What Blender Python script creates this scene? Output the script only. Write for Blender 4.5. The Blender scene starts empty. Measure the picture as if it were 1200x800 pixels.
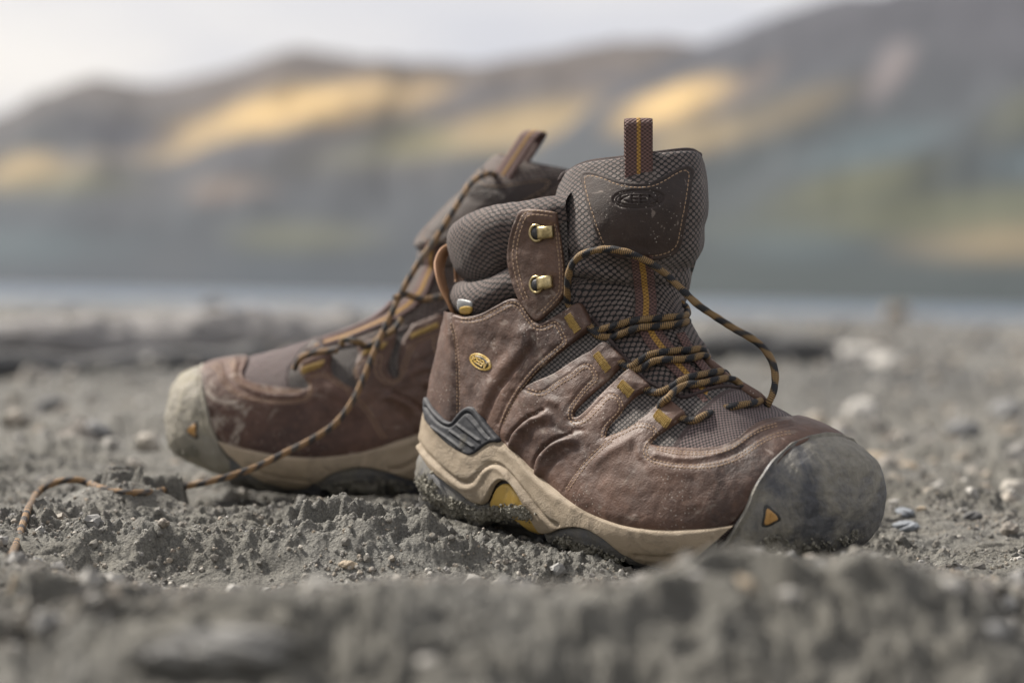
import bpy, math, random
import numpy as np
from mathutils import Vector, Matrix
from mathutils.bvhtree import BVHTree
from mathutils.geometry import delaunay_2d_cdt
random.seed(4); RNG=np.random.default_rng(7)
sc=bpy.context.scene
C=sc.collection
# ---- camera (1200x800 photo pixels)
F_PX=2833.0; CAMH=.13
PITCH=math.radians(-1.05); ROLL=math.radians(1.15)
def cam_axes():
    # looking +Y, z up
    cp,sp=math.cos(PITCH),math.sin(PITCH)
    fwd=np.array([0,cp,sp]); up=np.array([0,-sp,cp]); rt=np.array([1.,0,0])
    # roll: image horizon slopes down to right => camera rolled counterclockwise
    c,s=math.cos(ROLL),math.sin(ROLL)
    rt2=rt*c+up*s; up2=-rt*s+up*c
    return rt2,up2,fwd
RT,UP,FW=cam_axes()
CP=np.array([0,0,CAMH])
def proj(p):
    d=p-CP; z=d@FW
    return np.stack([600+F_PX*(d@RT)/z,400-F_PX*(d@UP)/z],-1)
def ray(px,py):
    d=RT*(px-600)/F_PX-UP*(py-400)/F_PX+FW
    return d/np.linalg.norm(d)
# boot placement
YAW=math.radians(42); BPITCH=math.radians(-4.2); BROLL=math.radians(0)
HEEL=np.array([-0.040,1.440,0.004])
def boot_axes():
    X=np.array([math.cos(YAW),-math.sin(YAW),0]); Y=np.array([math.sin(YAW),math.cos(YAW),0]); Z=np.array([0,0,1.])
    X,Z=X*math.cos(BPITCH)+Z*math.sin(BPITCH), Z*math.cos(BPITCH)-X*math.sin(BPITCH)
    Y,Z=Y*math.cos(BROLL)+Z*math.sin(BROLL), Z*math.cos(BROLL)-Y*math.sin(BROLL)
    return X,Y,Z
BX,BY,BZ=boot_axes()
def l2w(p): return HEEL+p[...,0:1]*BX+p[...,1:2]*BY+p[...,2:3]*BZ
# rows: u, Fx,Fz, Bx,Bz, halfw, nF, nB, egg, yc
ROWS=np.array([
[0.00,.2845,.0402,.2845,.0398,.0003,2.0,2.0,.0, .010],
[0.03,.282,.056,.282,.028,.021,2.2,2.2,.0, .010],
[0.08,.277,.066,.276,.020,.036,2.3,2.6,.04,.009],
[0.16,.263,.0755,.261,.013,.0470,2.3,3.0,.10,.006],
[0.28,.238,.0835,.235,.005,.0530,2.2,3.2,.18,.003],
[0.40,.213,.095,.198,.001,.0530,2.1,3.2,.28,-.002],
[0.52,.189,.111,.150,.001,.0490,2.0,3.2,.30,-.004],
[0.62,.170,.131,.095,.002,.0450,2.0,3.2,.22,-.003],
[0.70,.158,.150,.042,.000,.0430,2.0,3.0,.12,-.001],
[0.76,.152,.163,.006,.004,.0415,2.0,2.8,.00,0],
[0.82,.149,.173,-.003,.036,.0400,2.0,2.5,-.04,0],
[0.88,.146,.182,.001,.075,.0390,2.1,2.4,-.04,0],
[0.94,.143,.190,.008,.120,.0390,2.1,2.3,-.02,0],
[1.00,.140,.196,.006,.160,.0400,2.2,2.3,.0,0],
[1.02,.138,.1985,.010,.1655,.0360,2.2,2.3,.0,0],
[1.05,.133,.197,.017,.165,.0310,2.2,2.3,.0,0],
[1.10,.130,.182,.023,.150,.0270,2.2,2.3,.0,0],
[1.30,.127,.130,.028,.090,.0270,2.2,2.3,.0,0],
])
def _pchip_slopes(x,y):
    h=np.diff(x); d=np.diff(y,axis=0)/h[:,None]
    m=np.zeros_like(y)
    m[0]=d[0]; m[-1]=d[-1]
    for i in range(1,len(x)-1):
        w=h[i-1]/(h[i-1]+h[i])
        m[i]=(1-w)*d[i-1]+w*d[i]
    return m
def setrows(R):
    global ROWS,_M
    ROWS=R; _M=_pchip_slopes(R[:,0],R[:,1:])
setrows(ROWS)
def rows(u):
    R=ROWS; x=R[:,0]
    i=np.clip(np.searchsorted(x,u,side='right')-1,0,len(x)-2)
    h=x[i+1]-x[i]; t=((u-x[i])/h)[...,None]; h=h[...,None]
    y0=R[i,1:];y1=R[i+1,1:];m0=_M[i];m1=_M[i+1]
    return (2*t**3-3*t**2+1)*y0+(t**3-2*t**2+t)*h*m0+(-2*t**3+3*t**2)*y1+(t**3-t**2)*h*m1
def S(u,th):
    """local point; th=0 front/top, th in(0,pi) lateral side(-Y), (pi,2pi) medial"""
    u,th=np.broadcast_arrays(np.asarray(u,float),np.asarray(th,float))
    r=rows(u); Fx,Fz,Bx,Bz,w,nF,nB,k,yc=[r[...,j] for j in range(9)]
    c,s=np.cos(th),np.sin(th)
    bl=.5-.5*np.clip(c*2.5,-1,1); bl=bl*bl*(3-2*bl)
    n=nF*(1-bl)+nB*bl
    cx=np.sign(c)*np.abs(c)**(2/n); sy=np.sign(s)*np.abs(s)**(2/n)
    cx_,cz=(Fx+Bx)/2,(Fz+Bz)/2; ax,az=(Fx-Bx)/2,(Fz-Bz)/2
    return np.stack([cx_+ax*cx, yc-w*(1-k*cx)*sy, cz+az*cx],-1)

# ------------------------------------------------------------------ camera, world, sun, exposure
cam=bpy.data.cameras.new('camera'); camo=bpy.data.objects.new('camera',cam); C.objects.link(camo); sc.camera=camo
cam.sensor_width=36; cam.lens=F_PX/1200*36; cam.clip_start=.05; cam.clip_end=20000
m=Matrix.Identity(4)
for i in range(3):
    m[i][0]=RT[i]; m[i][1]=UP[i]; m[i][2]=-FW[i]; m[i][3]=CP[i]
camo.matrix_world=m
cam.dof.use_dof=True; cam.dof.focus_distance=1.305; cam.dof.aperture_fstop=5.2; cam.dof.aperture_blades=0
SUN_EL,SUN_AZ=46,-58      # degrees: azimuth from +Y (view direction), negative = left
world=bpy.data.worlds.new('World'); sc.world=world; world.use_nodes=True
nt=world.node_tree; nt.nodes.clear()
def nn(t,typ,**kw):
    n=t.nodes.new(typ)
    for k,v in kw.items():
        if k in n.inputs: n.inputs[k].default_value=v
        else: setattr(n,k,v)
    return n
sky=nn(nt,'ShaderNodeTexSky',sky_type='NISHITA',sun_disc=False,sun_elevation=math.radians(SUN_EL),sun_rotation=math.radians(SUN_AZ),air_density=1.2,dust_density=2.5)
tc=nn(nt,'ShaderNodeTexCoord'); mp=nn(nt,'ShaderNodeMapping'); mp.inputs['Scale'].default_value=(1,1,3.2)
cl=nn(nt,'ShaderNodeTexNoise',Scale=2.3,Detail=4,Roughness=.5)
cr=nn(nt,'ShaderNodeValToRGB'); cr.color_ramp.elements[0].position=.35; cr.color_ramp.elements[0].color=(6.6,6.9,8.3,1)
cr.color_ramp.elements[1].position=.62; cr.color_ramp.elements[1].color=(13.0,12.2,11.3,1)
mx=nn(nt,'ShaderNodeMixRGB'); mx.inputs['Fac'].default_value=.82
bg=nn(nt,'ShaderNodeBackground',Strength=.0500); wo=nn(nt,'ShaderNodeOutputWorld')
L=nt.links.new
L(tc.outputs['Generated'],mp.inputs['Vector']); L(mp.outputs[0],cl.inputs['Vector']); L(cl.outputs['Fac'],cr.inputs[0])
L(sky.outputs[0],mx.inputs['Color1']); L(cr.outputs[0],mx.inputs['Color2']); L(mx.outputs[0],bg.inputs['Color']); L(bg.outputs[0],wo.inputs[0])
sun=bpy.data.lights.new('sun','SUN'); suno=bpy.data.objects.new('sun',sun); C.objects.link(suno)
sun.energy=4.9; sun.angle=math.radians(8); sun.color=(1,.93,.84)
az,el=math.radians(SUN_AZ),math.radians(SUN_EL)
sdir=Vector((math.sin(az)*math.cos(el),math.cos(az)*math.cos(el),math.sin(el)))
suno.rotation_euler=sdir.to_track_quat('Z','Y').to_euler()
vs=sc.view_settings; sc.display_settings.display_device='sRGB'; vs.view_transform='Standard'; vs.look='None'; vs.exposure=0.78; vs.gamma=1
HAZE=2.2e-5
# ------------------------------------------------------------------ helpers: noise
def _hash(ix,iy,seed):
    h=(ix.astype(np.int64)*374761393+iy.astype(np.int64)*668265263+seed*1442695041)&0xffffffff
    h=((h^(h>>13))*1274126177)&0xffffffff
    return ((h^(h>>16))&0xffff)/65535.0*2*np.pi
def perlin(x,y,seed=0):
    ix=np.floor(x);iy=np.floor(y);fx=x-ix;fy=y-iy
    ux=fx*fx*fx*(fx*(fx*6-15)+10);uy=fy*fy*fy*(fy*(fy*6-15)+10)
    def g(dx,dy):
        a=_hash(ix+dx,iy+dy,seed); return np.cos(a)*(fx-dx)+np.sin(a)*(fy-dy)
    a=g(0,0);b=g(1,0);c=g(0,1);d=g(1,1)
    return 1.5*((a*(1-ux)+b*ux)*(1-uy)+(c*(1-ux)+d*ux)*uy)
def fbm(x,y,o,seed=0,gain=.5,lac=2.03,ridge=False):
    s=0;a=1;f=1
    for i in range(o):
        n=perlin(x*f+i*17.3,y*f-i*9.1,seed+i)
        if ridge: n=1-2*np.abs(n)
        s=s+a*n; a*=gain; f*=lac
    return s
def sstep(a,b,x):
    t=np.clip((x-a)/(b-a),0,1); return t*t*(3-2*t)
# ------------------------------------------------------------------ helpers: materials
MATS={}
def mat(name):
    m=bpy.data.materials.new(name); m.use_nodes=True; t=m.node_tree; t.nodes.clear()
    o=nn(t,'ShaderNodeOutputMaterial'); b=nn(t,'ShaderNodeBsdfPrincipled'); t.links.new(b.outputs[0],o.inputs[0]); MATS[name]=m
    return m,t,b
def ramp(t,fac,stops):
    r=nn(t,'ShaderNodeValToRGB'); e=r.color_ramp.elements
    while len(e)<len(stops): e.new(.5)
    for k,(p,c) in enumerate(stops):
        e[k].position=p; e[k].color=(c,c,c,1) if isinstance(c,(int,float)) else (*c,1)
    t.links.new(fac,r.inputs[0]); return r.outputs[0]
def noise(t,vec,scale,detail=4,rough=.55,dist=0):
    n=nn(t,'ShaderNodeTexNoise',Scale=scale,Detail=detail,Roughness=rough,Distortion=dist)
    if vec is not None: t.links.new(vec,n.inputs['Vector'])
    return n.outputs['Fac']
def vor(t,vec,scale,feature='F1',rnd=1):
    n=nn(t,'ShaderNodeTexVoronoi',Scale=scale,feature=feature,Randomness=rnd); t.links.new(vec,n.inputs['Vector']); return n.outputs['Distance']
def mixc(t,f,a,b,mode='MIX'):
    n=nn(t,'ShaderNodeMixRGB',blend_type=mode)
    for s,v in (('Fac',f),('Color1',a),('Color2',b)):
        if isinstance(v,(int,float)): n.inputs[s].default_value=v if s=='Fac' else (v,v,v,1)
        elif isinstance(v,tuple): n.inputs[s].default_value=(*v,1)
        else: t.links.new(v,n.inputs[s])
    return n.outputs[0]
def mth(t,op,a,b=0,c=None):
    n=nn(t,'ShaderNodeMath',operation=op)
    for i,v in enumerate((a,b) if c is None else (a,b,c)):
        if isinstance(v,(int,float)): n.inputs[i].default_value=v
        else: t.links.new(v,n.inputs[i])
    return n.outputs[0]
def bump(t,b,hs,prev=None):
    "hs: list of (socket, distance m)"
    cur=prev
    for s,d in hs:
        n=nn(t,'ShaderNodeBump',Strength=1,Distance=d); t.links.new(s,n.inputs['Height'])
        if cur is not None: t.links.new(cur,n.inputs['Normal'])
        cur=n.outputs[0]
    t.links.new(cur,b.inputs['Normal']); return cur
def coords(t,kind='Object',scale=None,rot=None):
    c=nn(t,'ShaderNodeTexCoord').outputs[kind]
    if scale or rot:
        m_=nn(t,'ShaderNodeMapping'); t.links.new(c,m_.inputs['Vector'])
        if scale: m_.inputs['Scale'].default_value=scale
        if rot: m_.inputs['Rotation'].default_value=rot
        c=m_.outputs[0]
    return c
DUST=(.28,.24,.20); MUD=(.125,.118,.098)
def leather(name,dark,light,dusty=.55,gloss=.42,th=(.53,.72),ds=38):
    m_,t,b=mat(name); v=coords(t)
    n1=noise(t,v,22,5,.6); col=mixc(t,ramp(t,n1,[(.35,0),(.65,1)]),dark,light)
    n5=noise(t,v,260,5,.65); col=mixc(t,ramp(t,n5,[(.48,0),(.75,.35)]),col,tuple(c*1.5 for c in light))
    n2=noise(t,v,ds,8,.72,1.2); d=ramp(t,n2,[(th[0],0),(th[1],dusty)])
    vs_=coords(t,'Object',(60,260,160),(.5,.3,.7)); n3=noise(t,vs_,1,3,.5); d2=ramp(t,n3,[(.67,0),(.72,.34)])
    sp=vor(t,v,420); d3=mth(t,'MULTIPLY',ramp(t,sp,[(.10,.8),(.2,0)]),ramp(t,noise(t,v,30,2),[(.5,0),(.62,1)])); vs2=coords(t,'Object',(140,60,330),(.9,.2,.4)); d2=mth(t,'MAXIMUM',d2,ramp(t,noise(t,vs2,1,4,.6),[(.68,0),(.73,.4)]))
    col=mixc(t,d,col,DUST); col=mixc(t,d2,col,(.36,.30,.26)); col=mixc(t,d3,col,(.38,.34,.30))
    t.links.new(col,b.inputs['Base Color'])
    r=mth(t,'ADD',gloss,mth(t,'MULTIPLY',n2,.28)); t.links.new(r,b.inputs['Roughness'])
    b.inputs['Specular IOR Level'].default_value=.5
    bump(t,b,[(vor(t,v,1100),.00010),(noise(t,v,420,5,.7),.00022),(noise(t,v,90,4,.6,.8),.0006)])
    return m_
leather('brown_leather',(.036,.017,.0115),(.112,.060,.040),.50,.45,(.57,.70),34)
leather('loop_leather',(.042,.021,.014),(.122,.067,.044),.28,.46)
leather('dark_patch_leather',(.014,.009,.008),(.036,.022,.017),.08,.62)
leather('pull_leather',(.30,.15,.075),(.42,.23,.12),.2,.5)
leather('dusty_leather',(.030,.0145,.010),(.110,.058,.038),.60,.45,(.58,.68),26)
def textile(name,cell,dark,light,dusty=.4,fine=True,jit=.12):
    m_,t,b=mat(name); v=coords(t,'UV')
    mp_=nn(t,'ShaderNodeMapping'); t.links.new(v,mp_.inputs['Vector']); s=1/cell; mp_.inputs['Scale'].default_value=(s,s*1.12,s)
    # hexagonally packed round cells: two shifted lattices
    sx=nn(t,'ShaderNodeSeparateXYZ'); t.links.new(mp_.outputs[0],sx.inputs[0]); x,y=sx.outputs[0],sx.outputs[1]
    def lat(ox,oy):
        fx=mth(t,'SUBTRACT',mth(t,'FRACT',mth(t,'ADD',x,ox)),.5); fy=mth(t,'SUBTRACT',mth(t,'FRACT',mth(t,'ADD',y,oy)),.5)
        fx=mth(t,'MULTIPLY',fx,1.0)
        return mth(t,'SQRT',mth(t,'ADD',mth(t,'MULTIPLY',fx,fx),mth(t,'MULTIPLY',fy,fy)))
    d=mth(t,'MINIMUM',lat(0,0),lat(.5,.5))
    o=coords(t); wob=noise(t,o,900,2,.6); d=mth(t,'ADD',d,mth(t,'MULTIPLY',mth(t,'SUBTRACT',wob,.5),jit))
    mask=ramp(t,d,[(.25,1),(.33,0)])
    wave=mth(t,'SINE',mth(t,'MULTIPLY',mth(t,'ADD',x,y),2*math.pi*5)); wv=mth(t,'MULTIPLY_ADD',wave,.5,.5)
    lt=mixc(t,mth(t,'MULTIPLY',wv,.55 if fine else .2),light,tuple(c*.38 for c in light))
    lt=mixc(t,ramp(t,noise(t,o,60,4,.6),[(.4,0),(.75,dusty)]),lt,(.30,.27,.25))
    col=mixc(t,mask,dark,lt); col=mixc(t,ramp(t,noise(t,o,35,5,.7),[(.56,0),(.8,dusty*.8)]),col,DUST)
    t.links.new(col,b.inputs['Base Color']); b.inputs['Roughness'].default_value=.78
    b.inputs['Sheen Weight'].default_value=.12
    bump(t,b,[(mask,.0006),(wv,.00012),(noise(t,o,1500,3,.7),.0002)])
    return m_
textile('textile_mesh',.0038,(.004,.0035,.004),(.130,.094,.082))
textile('collar_mesh',.0036,(.010,.007,.007),(.108,.074,.064),.25,False,.10)
textile('toe_mesh',.0030,(.008,.006,.007),(.21,.145,.140),.25)
textile('small_mesh',.0030,(.010,.009,.009),(.125,.105,.095))
def rubber(name,c1,c2,rough,mud=0.0,musc=30,grain=.0002,mudc=MUD):
    m_,t,b=mat(name); v=coords(t); col=mixc(t,noise(t,v,40,5,.6),c1,c2)
    n=noise(t,v,musc,8,.68,.6); k=ramp(t,n,[(.62-mud*.35,0),(.72-mud*.12,1.0 if mud>.3 else .55)])
    col=mixc(t,k,col,mixc(t,noise(t,v,300,6,.7),tuple(c*.6 for c in mudc),tuple(min(1,c*1.7) for c in mudc)))
    t.links.new(col,b.inputs['Base Color']); t.links.new(mth(t,'ADD',rough,mth(t,'MULTIPLY',k,.35)),b.inputs['Roughness'])
    bump(t,b,[(noise(t,v,1300,3,.7),grain),(mth(t,'MULTIPLY',k,noise(t,v,260,6,.75)),.0012),(noise(t,v,60,3),.0005)])
    return m_
rubber('midsole_tan',(.26,.205,.14),(.345,.28,.20),.65,.34,38,.0006,(.20,.165,.12))
rubber('outsole_black',(.045,.049,.058),(.085,.088,.098),.5,.62,38,.0003)
rubber('toe_rubber_plain',(.040,.042,.048),(.120,.121,.122),.38,.95,14,.0004,(.150,.146,.126))
m_,t,b=mat('toe_rubber'); v=coords(t); k1=noise(t,v,16,8,.68,.5); k2=noise(t,v,70,6,.7,.3)
col=mixc(t,ramp(t,k2,[(.35,0),(.65,1)]),(.038,.041,.050),(.088,.090,.094)); dst=ramp(t,k1,[(.43,0),(.57,.92)]); col=mixc(t,dst,col,mixc(t,noise(t,v,240,5,.7),(.13,.125,.105),(.33,.31,.26)))
sc2=noise(t,coords(t,'Object',(300,70,120),(.3,.6,.2)),1,3,.6); col=mixc(t,ramp(t,sc2,[(.66,0),(.74,.35)]),col,(.30,.31,.32)); t.links.new(col,b.inputs['Base Color']); t.links.new(mth(t,'MULTIPLY_ADD',dst,.36,.46),b.inputs['Roughness'])
bump(t,b,[(noise(t,v,900,4,.7),.0003),(mth(t,'MULTIPLY',dst,noise(t,v,300,6,.75)),.0010),(noise(t,v,110,4,.6),.0008)])
rubber('stabilizer_rubber',(.014,.015,.019),(.028,.031,.038),.72,.1,60,.00012)
rubber('yellow_plastic',(.42,.27,.05),(.50,.33,.08),.5,.1,60,.0002)
rubber('badge_yellow',(.50,.33,.07),(.62,.42,.11),.4,.0,60,.0001)
rubber('badge_dark',(.016,.016,.015),(.03,.03,.028),.5,.0,60,.0001)
rubber('mud',(.15,.143,.118),(.32,.305,.25),.9,.5,60,.0006)
rubber('toe_rubber_pale',(.14,.132,.108),(.28,.26,.215),.75,.4,26,.0004,(.26,.24,.18))
leather('caked_leather',(.034,.0155,.0105),(.100,.052,.036),.85,.6,(.53,.60),24)
textile('textile_brown',.0038,(.010,.007,.006),(.125,.078,.060))
rubber('orange_mark',(.34,.18,.05),(.46,.27,.09),.5,.05,60,.0001)
rubber('tag_grey',(.25,.26,.27),(.42,.43,.43),.4,.0,60,.0001)
def metal(name,c,r):
    m_,t,b=mat(name); v=coords(t); b.inputs['Metallic'].default_value=1
    t.links.new(mixc(t,ramp(t,noise(t,v,300,5,.6),[(.35,0),(.7,1)]),tuple(x*.45 for x in c),c),b.inputs['Base Color'])
    t.links.new(mth(t,'ADD',r,mth(t,'MULTIPLY',noise(t,v,500,4),.2)),b.inputs['Roughness']); bump(t,b,[(noise(t,v,900,3),.0001)])
metal('brass',(.62,.50,.27),.24); metal('gunmetal',(.10,.10,.105),.35)
def cloth(name,c1,c2,period,rib=.0003):
    m_,t,b=mat(name); v=coords(t,'UV'); o=coords(t)
    sx=nn(t,'ShaderNodeSeparateXYZ'); t.links.new(v,sx.inputs[0])
    w=mth(t,'SINE',mth(t,'MULTIPLY',sx.outputs[1],2*math.pi/period)); w2=mth(t,'SINE',mth(t,'MULTIPLY',sx.outputs[0],2*math.pi/(period*1.3)))
    w_=mth(t,'MULTIPLY_ADD',mth(t,'MULTIPLY',w,w2),.5,.5)
    t.links.new(mixc(t,w_,c1,c2),b.inputs['Base Color']); b.inputs['Roughness'].default_value=.8
    bump(t,b,[(w_,rib),(noise(t,o,1800,2),.00015)])
cloth('webbing_brown',(.030,.015,.013),(.16,.088,.076),.0021,.0006)
cloth('webbing_yellow',(.13,.065,.012),(.42,.24,.05),.0021,.0006)
cloth('binding_brown',(.035,.022,.020),(.085,.055,.052),.0014)
cloth('stitch_thread',(.21,.135,.080),(.36,.25,.16),.0006,.0001)
cloth('bartack_thread',(.28,.18,.05),(.55,.39,.13),.0009,.0002)
cloth('webbing_orange',(.28,.13,.045),(.40,.20,.07),.0013)
def lace_mat(name,gold,black,dusty):
    m_,t,b=mat(name); v=coords(t,'UV'); o=coords(t); sx=nn(t,'ShaderNodeSeparateXYZ'); t.links.new(v,sx.inputs[0]); s,a=sx.outputs[0],sx.outputs[1]
    P=.0125
    def sn(ks,ka,ph=0): return mth(t,'SINE',mth(t,'ADD',mth(t,'ADD',mth(t,'MULTIPLY',s,2*math.pi*ks),mth(t,'MULTIPLY',a,2*math.pi*ka)),ph))
    big=mth(t,'MULTIPLY_ADD',sn(1.13/P,-1,1.1),.35,sn(1/P,1,.4))
    fa=mth(t,'MULTIPLY',sn(1/.0021,8),sn(1/.0021,-8))
    big=mth(t,'ADD',big,mth(t,'MULTIPLY',fa,.75)); k=ramp(t,mth(t,'MULTIPLY_ADD',big,.5,.5),[(.50,0),(.60,1)])
    sp=ramp(t,mth(t,'MULTIPLY_ADD',fa,.5,.5),[(.32,0),(.62,1)])
    g=mixc(t,sp,tuple(c*.16 for c in gold),gold); bl=mixc(t,sp,tuple(c*.4 for c in black),black)
    col=mixc(t,k,bl,g); col=mixc(t,ramp(t,noise(t,o,70,5,.7),[(.5,0),(.8,dusty)]),col,DUST)
    t.links.new(col,b.inputs['Base Color']); b.inputs['Roughness'].default_value=.72
    bump(t,b,[(sp,.00045),(noise(t,o,900,4,.75),.0005)])
lace_mat('lace_gold_black',(.36,.225,.090),(.016,.018,.024),.2)
lace_mat('lace_dusty',(.42,.25,.11),(.05,.045,.045),.6)
# ------------------------------------------------------------------ helpers: objects
def mesh_obj(name,V,F,material,parent=None,uv=None,smooth=True,flat_from=None):
    me=bpy.data.meshes.new(name); V=np.asarray(V,float)
    if isinstance(F,list) and len(F) and not isinstance(F[0],(tuple,list)): F=[tuple(f) for f in F]
    F=[tuple(int(i) for i in f) for f in F]
    me.from_pydata(V.tolist(),[],F)
    me.materials.append(MATS[material])
    if uv is not None:
        l=me.uv_layers.new(name='UVMap'); li=np.empty(len(me.loops),np.int32); me.loops.foreach_get('vertex_index',li)
        l.data.foreach_set('uv',np.asarray(uv,np.float32)[li].ravel())
    if smooth: me.polygons.foreach_set('use_smooth',[True]*len(me.polygons))
    me.update()
    o=bpy.data.objects.new(name,me); C.objects.link(o)
    if parent: o.parent=parent
    return o
def tag(o,label=None,cat=None,group=None,kind=None):
    if label: o['label']=label
    if cat: o['category']=cat
    if group: o['group']=group
    if kind: o['kind']=kind
    return o
def grid_faces(m_,n,closej=False,closei=False):
    F=[]
    for i in range(m_ if closei else m_-1):
        for j in range(n if closej else n-1):
            a=i*n+j;b=i*n+(j+1)%n;c=((i+1)%m_)*n+(j+1)%n;d=((i+1)%m_)*n+j
            F.append((a,b,c,d))
    return F
def catmull(P,n,closed=False):
    P=np.asarray(P,float)
    if closed: Q=np.vstack([P[-1],P,P[0],P[1]])
    else: Q=np.vstack([2*P[0]-P[1],P,2*P[-1]-P[-2]])
    out=[]
    for i in range(1,len(Q)-2):
        t=np.linspace(0,1,n,endpoint=False)[:,None]; a,b,c,d=Q[i-1:i+3]
        d1=np.linalg.norm(b-a)**.5+1e-9; d2=np.linalg.norm(c-b)**.5+1e-9; d3=np.linalg.norm(d-c)**.5+1e-9
        m1=((b-a)/d1-(c-a)/(d1+d2)+(c-b)/d2)*d2; m2=((c-b)/d2-(d-b)/(d2+d3)+(d-c)/d3)*d2
        out.append((2*t**3-3*t**2+1)*b+(t**3-2*t**2+t)*m1+(-2*t**3+3*t**2)*c+(t**3-t**2)*m2)
    if not closed: out.append(P[-1:])
    return np.vstack(out)
def resample(P,step,closed=False):
    P=np.asarray(P,float)
    if closed: P=np.vstack([P,P[:1]])
    d=np.r_[0,np.cumsum(np.linalg.norm(np.diff(P,axis=0),axis=1))]; n=max(2,int(round(d[-1]/step)))
    s=np.linspace(0,d[-1],n+1); Q=np.stack([np.interp(s,d,P[:,k]) for k in range(P.shape[1])],1)
    return Q[:-1] if closed else Q
def segdist(X,P):
    "distance of points X (n,2) to polyline P, chunked"
    best=np.full(len(X),1e9)
    for a,b in zip(P[:-1],P[1:]):
        ab=b-a; L2=max((ab**2).sum(),1e-12); t=np.clip(((X-a)@ab)/L2,0,1)
        best=np.minimum(best,((X-a-t[:,None]*ab)**2).sum(1))
    return np.sqrt(best)
def inpoly(X,P):
    x,y=X[:,0],X[:,1]; ins=np.zeros(len(X),bool); Q=np.roll(P,-1,0)
    for (x1,y1),(x2,y2) in zip(P,Q):
        if y1==y2: continue
        c=((y1>y)!=(y2>y))&(x<(x2-x1)*(y-y1)/(y2-y1)+x1); ins^=c
    return ins
# ------------------------------------------------------------------ boot surface
RM=np.stack([BX,BY,BZ])          # rows: axes;  local = RM @ (w-HEEL)
def w2l(w): return (w-HEEL)@RM.T
CPL=w2l(CP)
def WN(P):
    x,y,z=P[...,0],P[...,1],P[...,2]
    return .0007*fbm(x*34+z*20,z*36-y*25,3,11)+.0002*fbm(x*150,z*140+y*90,2,31)
def SN(u,th,h=0,wr=True):
    u=np.asarray(u,float); th=np.asarray(th,float); e=2e-3
    P=S(u,th)
    ue=np.clip(u,.012,9)
    du=S(ue+e,th)-S(ue-e,th); dt=S(ue,th+e)-S(ue,th-e)
    N=np.cross(dt,du); N/=np.linalg.norm(N,axis=-1,keepdims=True)+1e-12
    N=N*NSIGN
    hh=np.asarray(h,float)+(WN(P)*sstep(.1,.2,u) if wr else 0)
    return P+N*hh[...,None],N
NSIGN=1.0
_p,_n=SN(.4,1.57,0,False)
if _n[1]>0: NSIGN=-1.0
class Surf:
    def __init__(s,V,F,data=None): s.V=np.asarray(V,float); s.F=F; s.t=BVHTree.FromPolygons([tuple(v) for v in s.V],F); s.data=data
    def hit(s,px,py):
        d=RM@ray(px,py); o=Vector(CPL)
        loc,n,i,_=s.t.ray_cast(o,Vector(d))
        if loc is None: return None
        if n.dot(Vector(d))>0: n=-n
        if s.data is None: return np.array(loc),np.array(n),None
        f=s.F[i]; P=np.array(loc); a,b_,c_=s.V[f[0]],s.V[f[1]],s.V[f[2]]; e0,e1,e2=b_-a,c_-a,P-a; d00,d01,d11,d20,d21=e0@e0,e0@e1,e1@e1,e2@e0,e2@e1; dn=d00*d11-d01*d01+1e-20; v_=(d11*d20-d01*d21)/dn; w_=(d00*d21-d01*d20)/dn; w=np.clip([1-v_-w_,v_,w_],0,1); w/=w.sum()
        return P,np.array(n),(s.data[list(f)]*w[:,None]).sum(0)
def build_base():
    u=np.r_[np.linspace(.004,.2,40)[:-1],np.linspace(.2,1.06,240)]; th=np.linspace(0,2*np.pi,289)
    U,T_=np.meshgrid(u,th,indexing='ij'); V=SN(U,T_)[0].reshape(-1,3)
    F=[]; n=len(th)
    for i in range(len(u)-1):
        for j in range(n-1):
            a=i*n+j; F.append((a,a+1,a+n+1)); F.append((a,a+n+1,a+n))
    return Surf(V,F,np.stack([U.ravel(),T_.ravel()],1))
BASE=build_base()
def px_uv(X):
    "photo pixels -> (u,theta) on the base; misses pulled inwards"
    X=np.asarray(X,float); c=X.mean(0); out=np.zeros((len(X),2))
    for k,x in enumerate(X):
        for q in range(40):
            h=BASE.hit(*(x+(c-x)*q*.012))
            if h is not None: break
        out[k]=h[2]
    return out
def uv_px(u,th):
    th=np.where(th>np.pi,2*np.pi-th,th); return proj(l2w(S(u,th)))
PARTS=[]    # (name,V,F,mat,uv,parent key,label,kind,tags)
def part(name,V,F,mt,uv=None,par=None,key=None,kind=None,label=None,left=True,smooth=True):
    PARTS.append(dict(name=name,V=np.asarray(V,float),F=F,mat=mt,uv=uv,par=par,key=key,kind=kind,label=label,left=left,smooth=smooth))
def edges_boundary(F):
    from collections import Counter
    c=Counter()
    for f in F:
        for a,b in zip(f,f[1:]+f[:1]): c[(min(a,b),max(a,b))]+=1
    return [(a,b) for f in F for a,b in zip(f,f[1:]+f[:1]) if c[(min(a,b),max(a,b))]==1]
ALLV=[];ALLF=[]
def addall(V,F):
    o=sum(len(v) for v in ALLV); ALLV.append(np.asarray(V)); ALLF.extend(tuple(i+o for i in f) for f in F)
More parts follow.
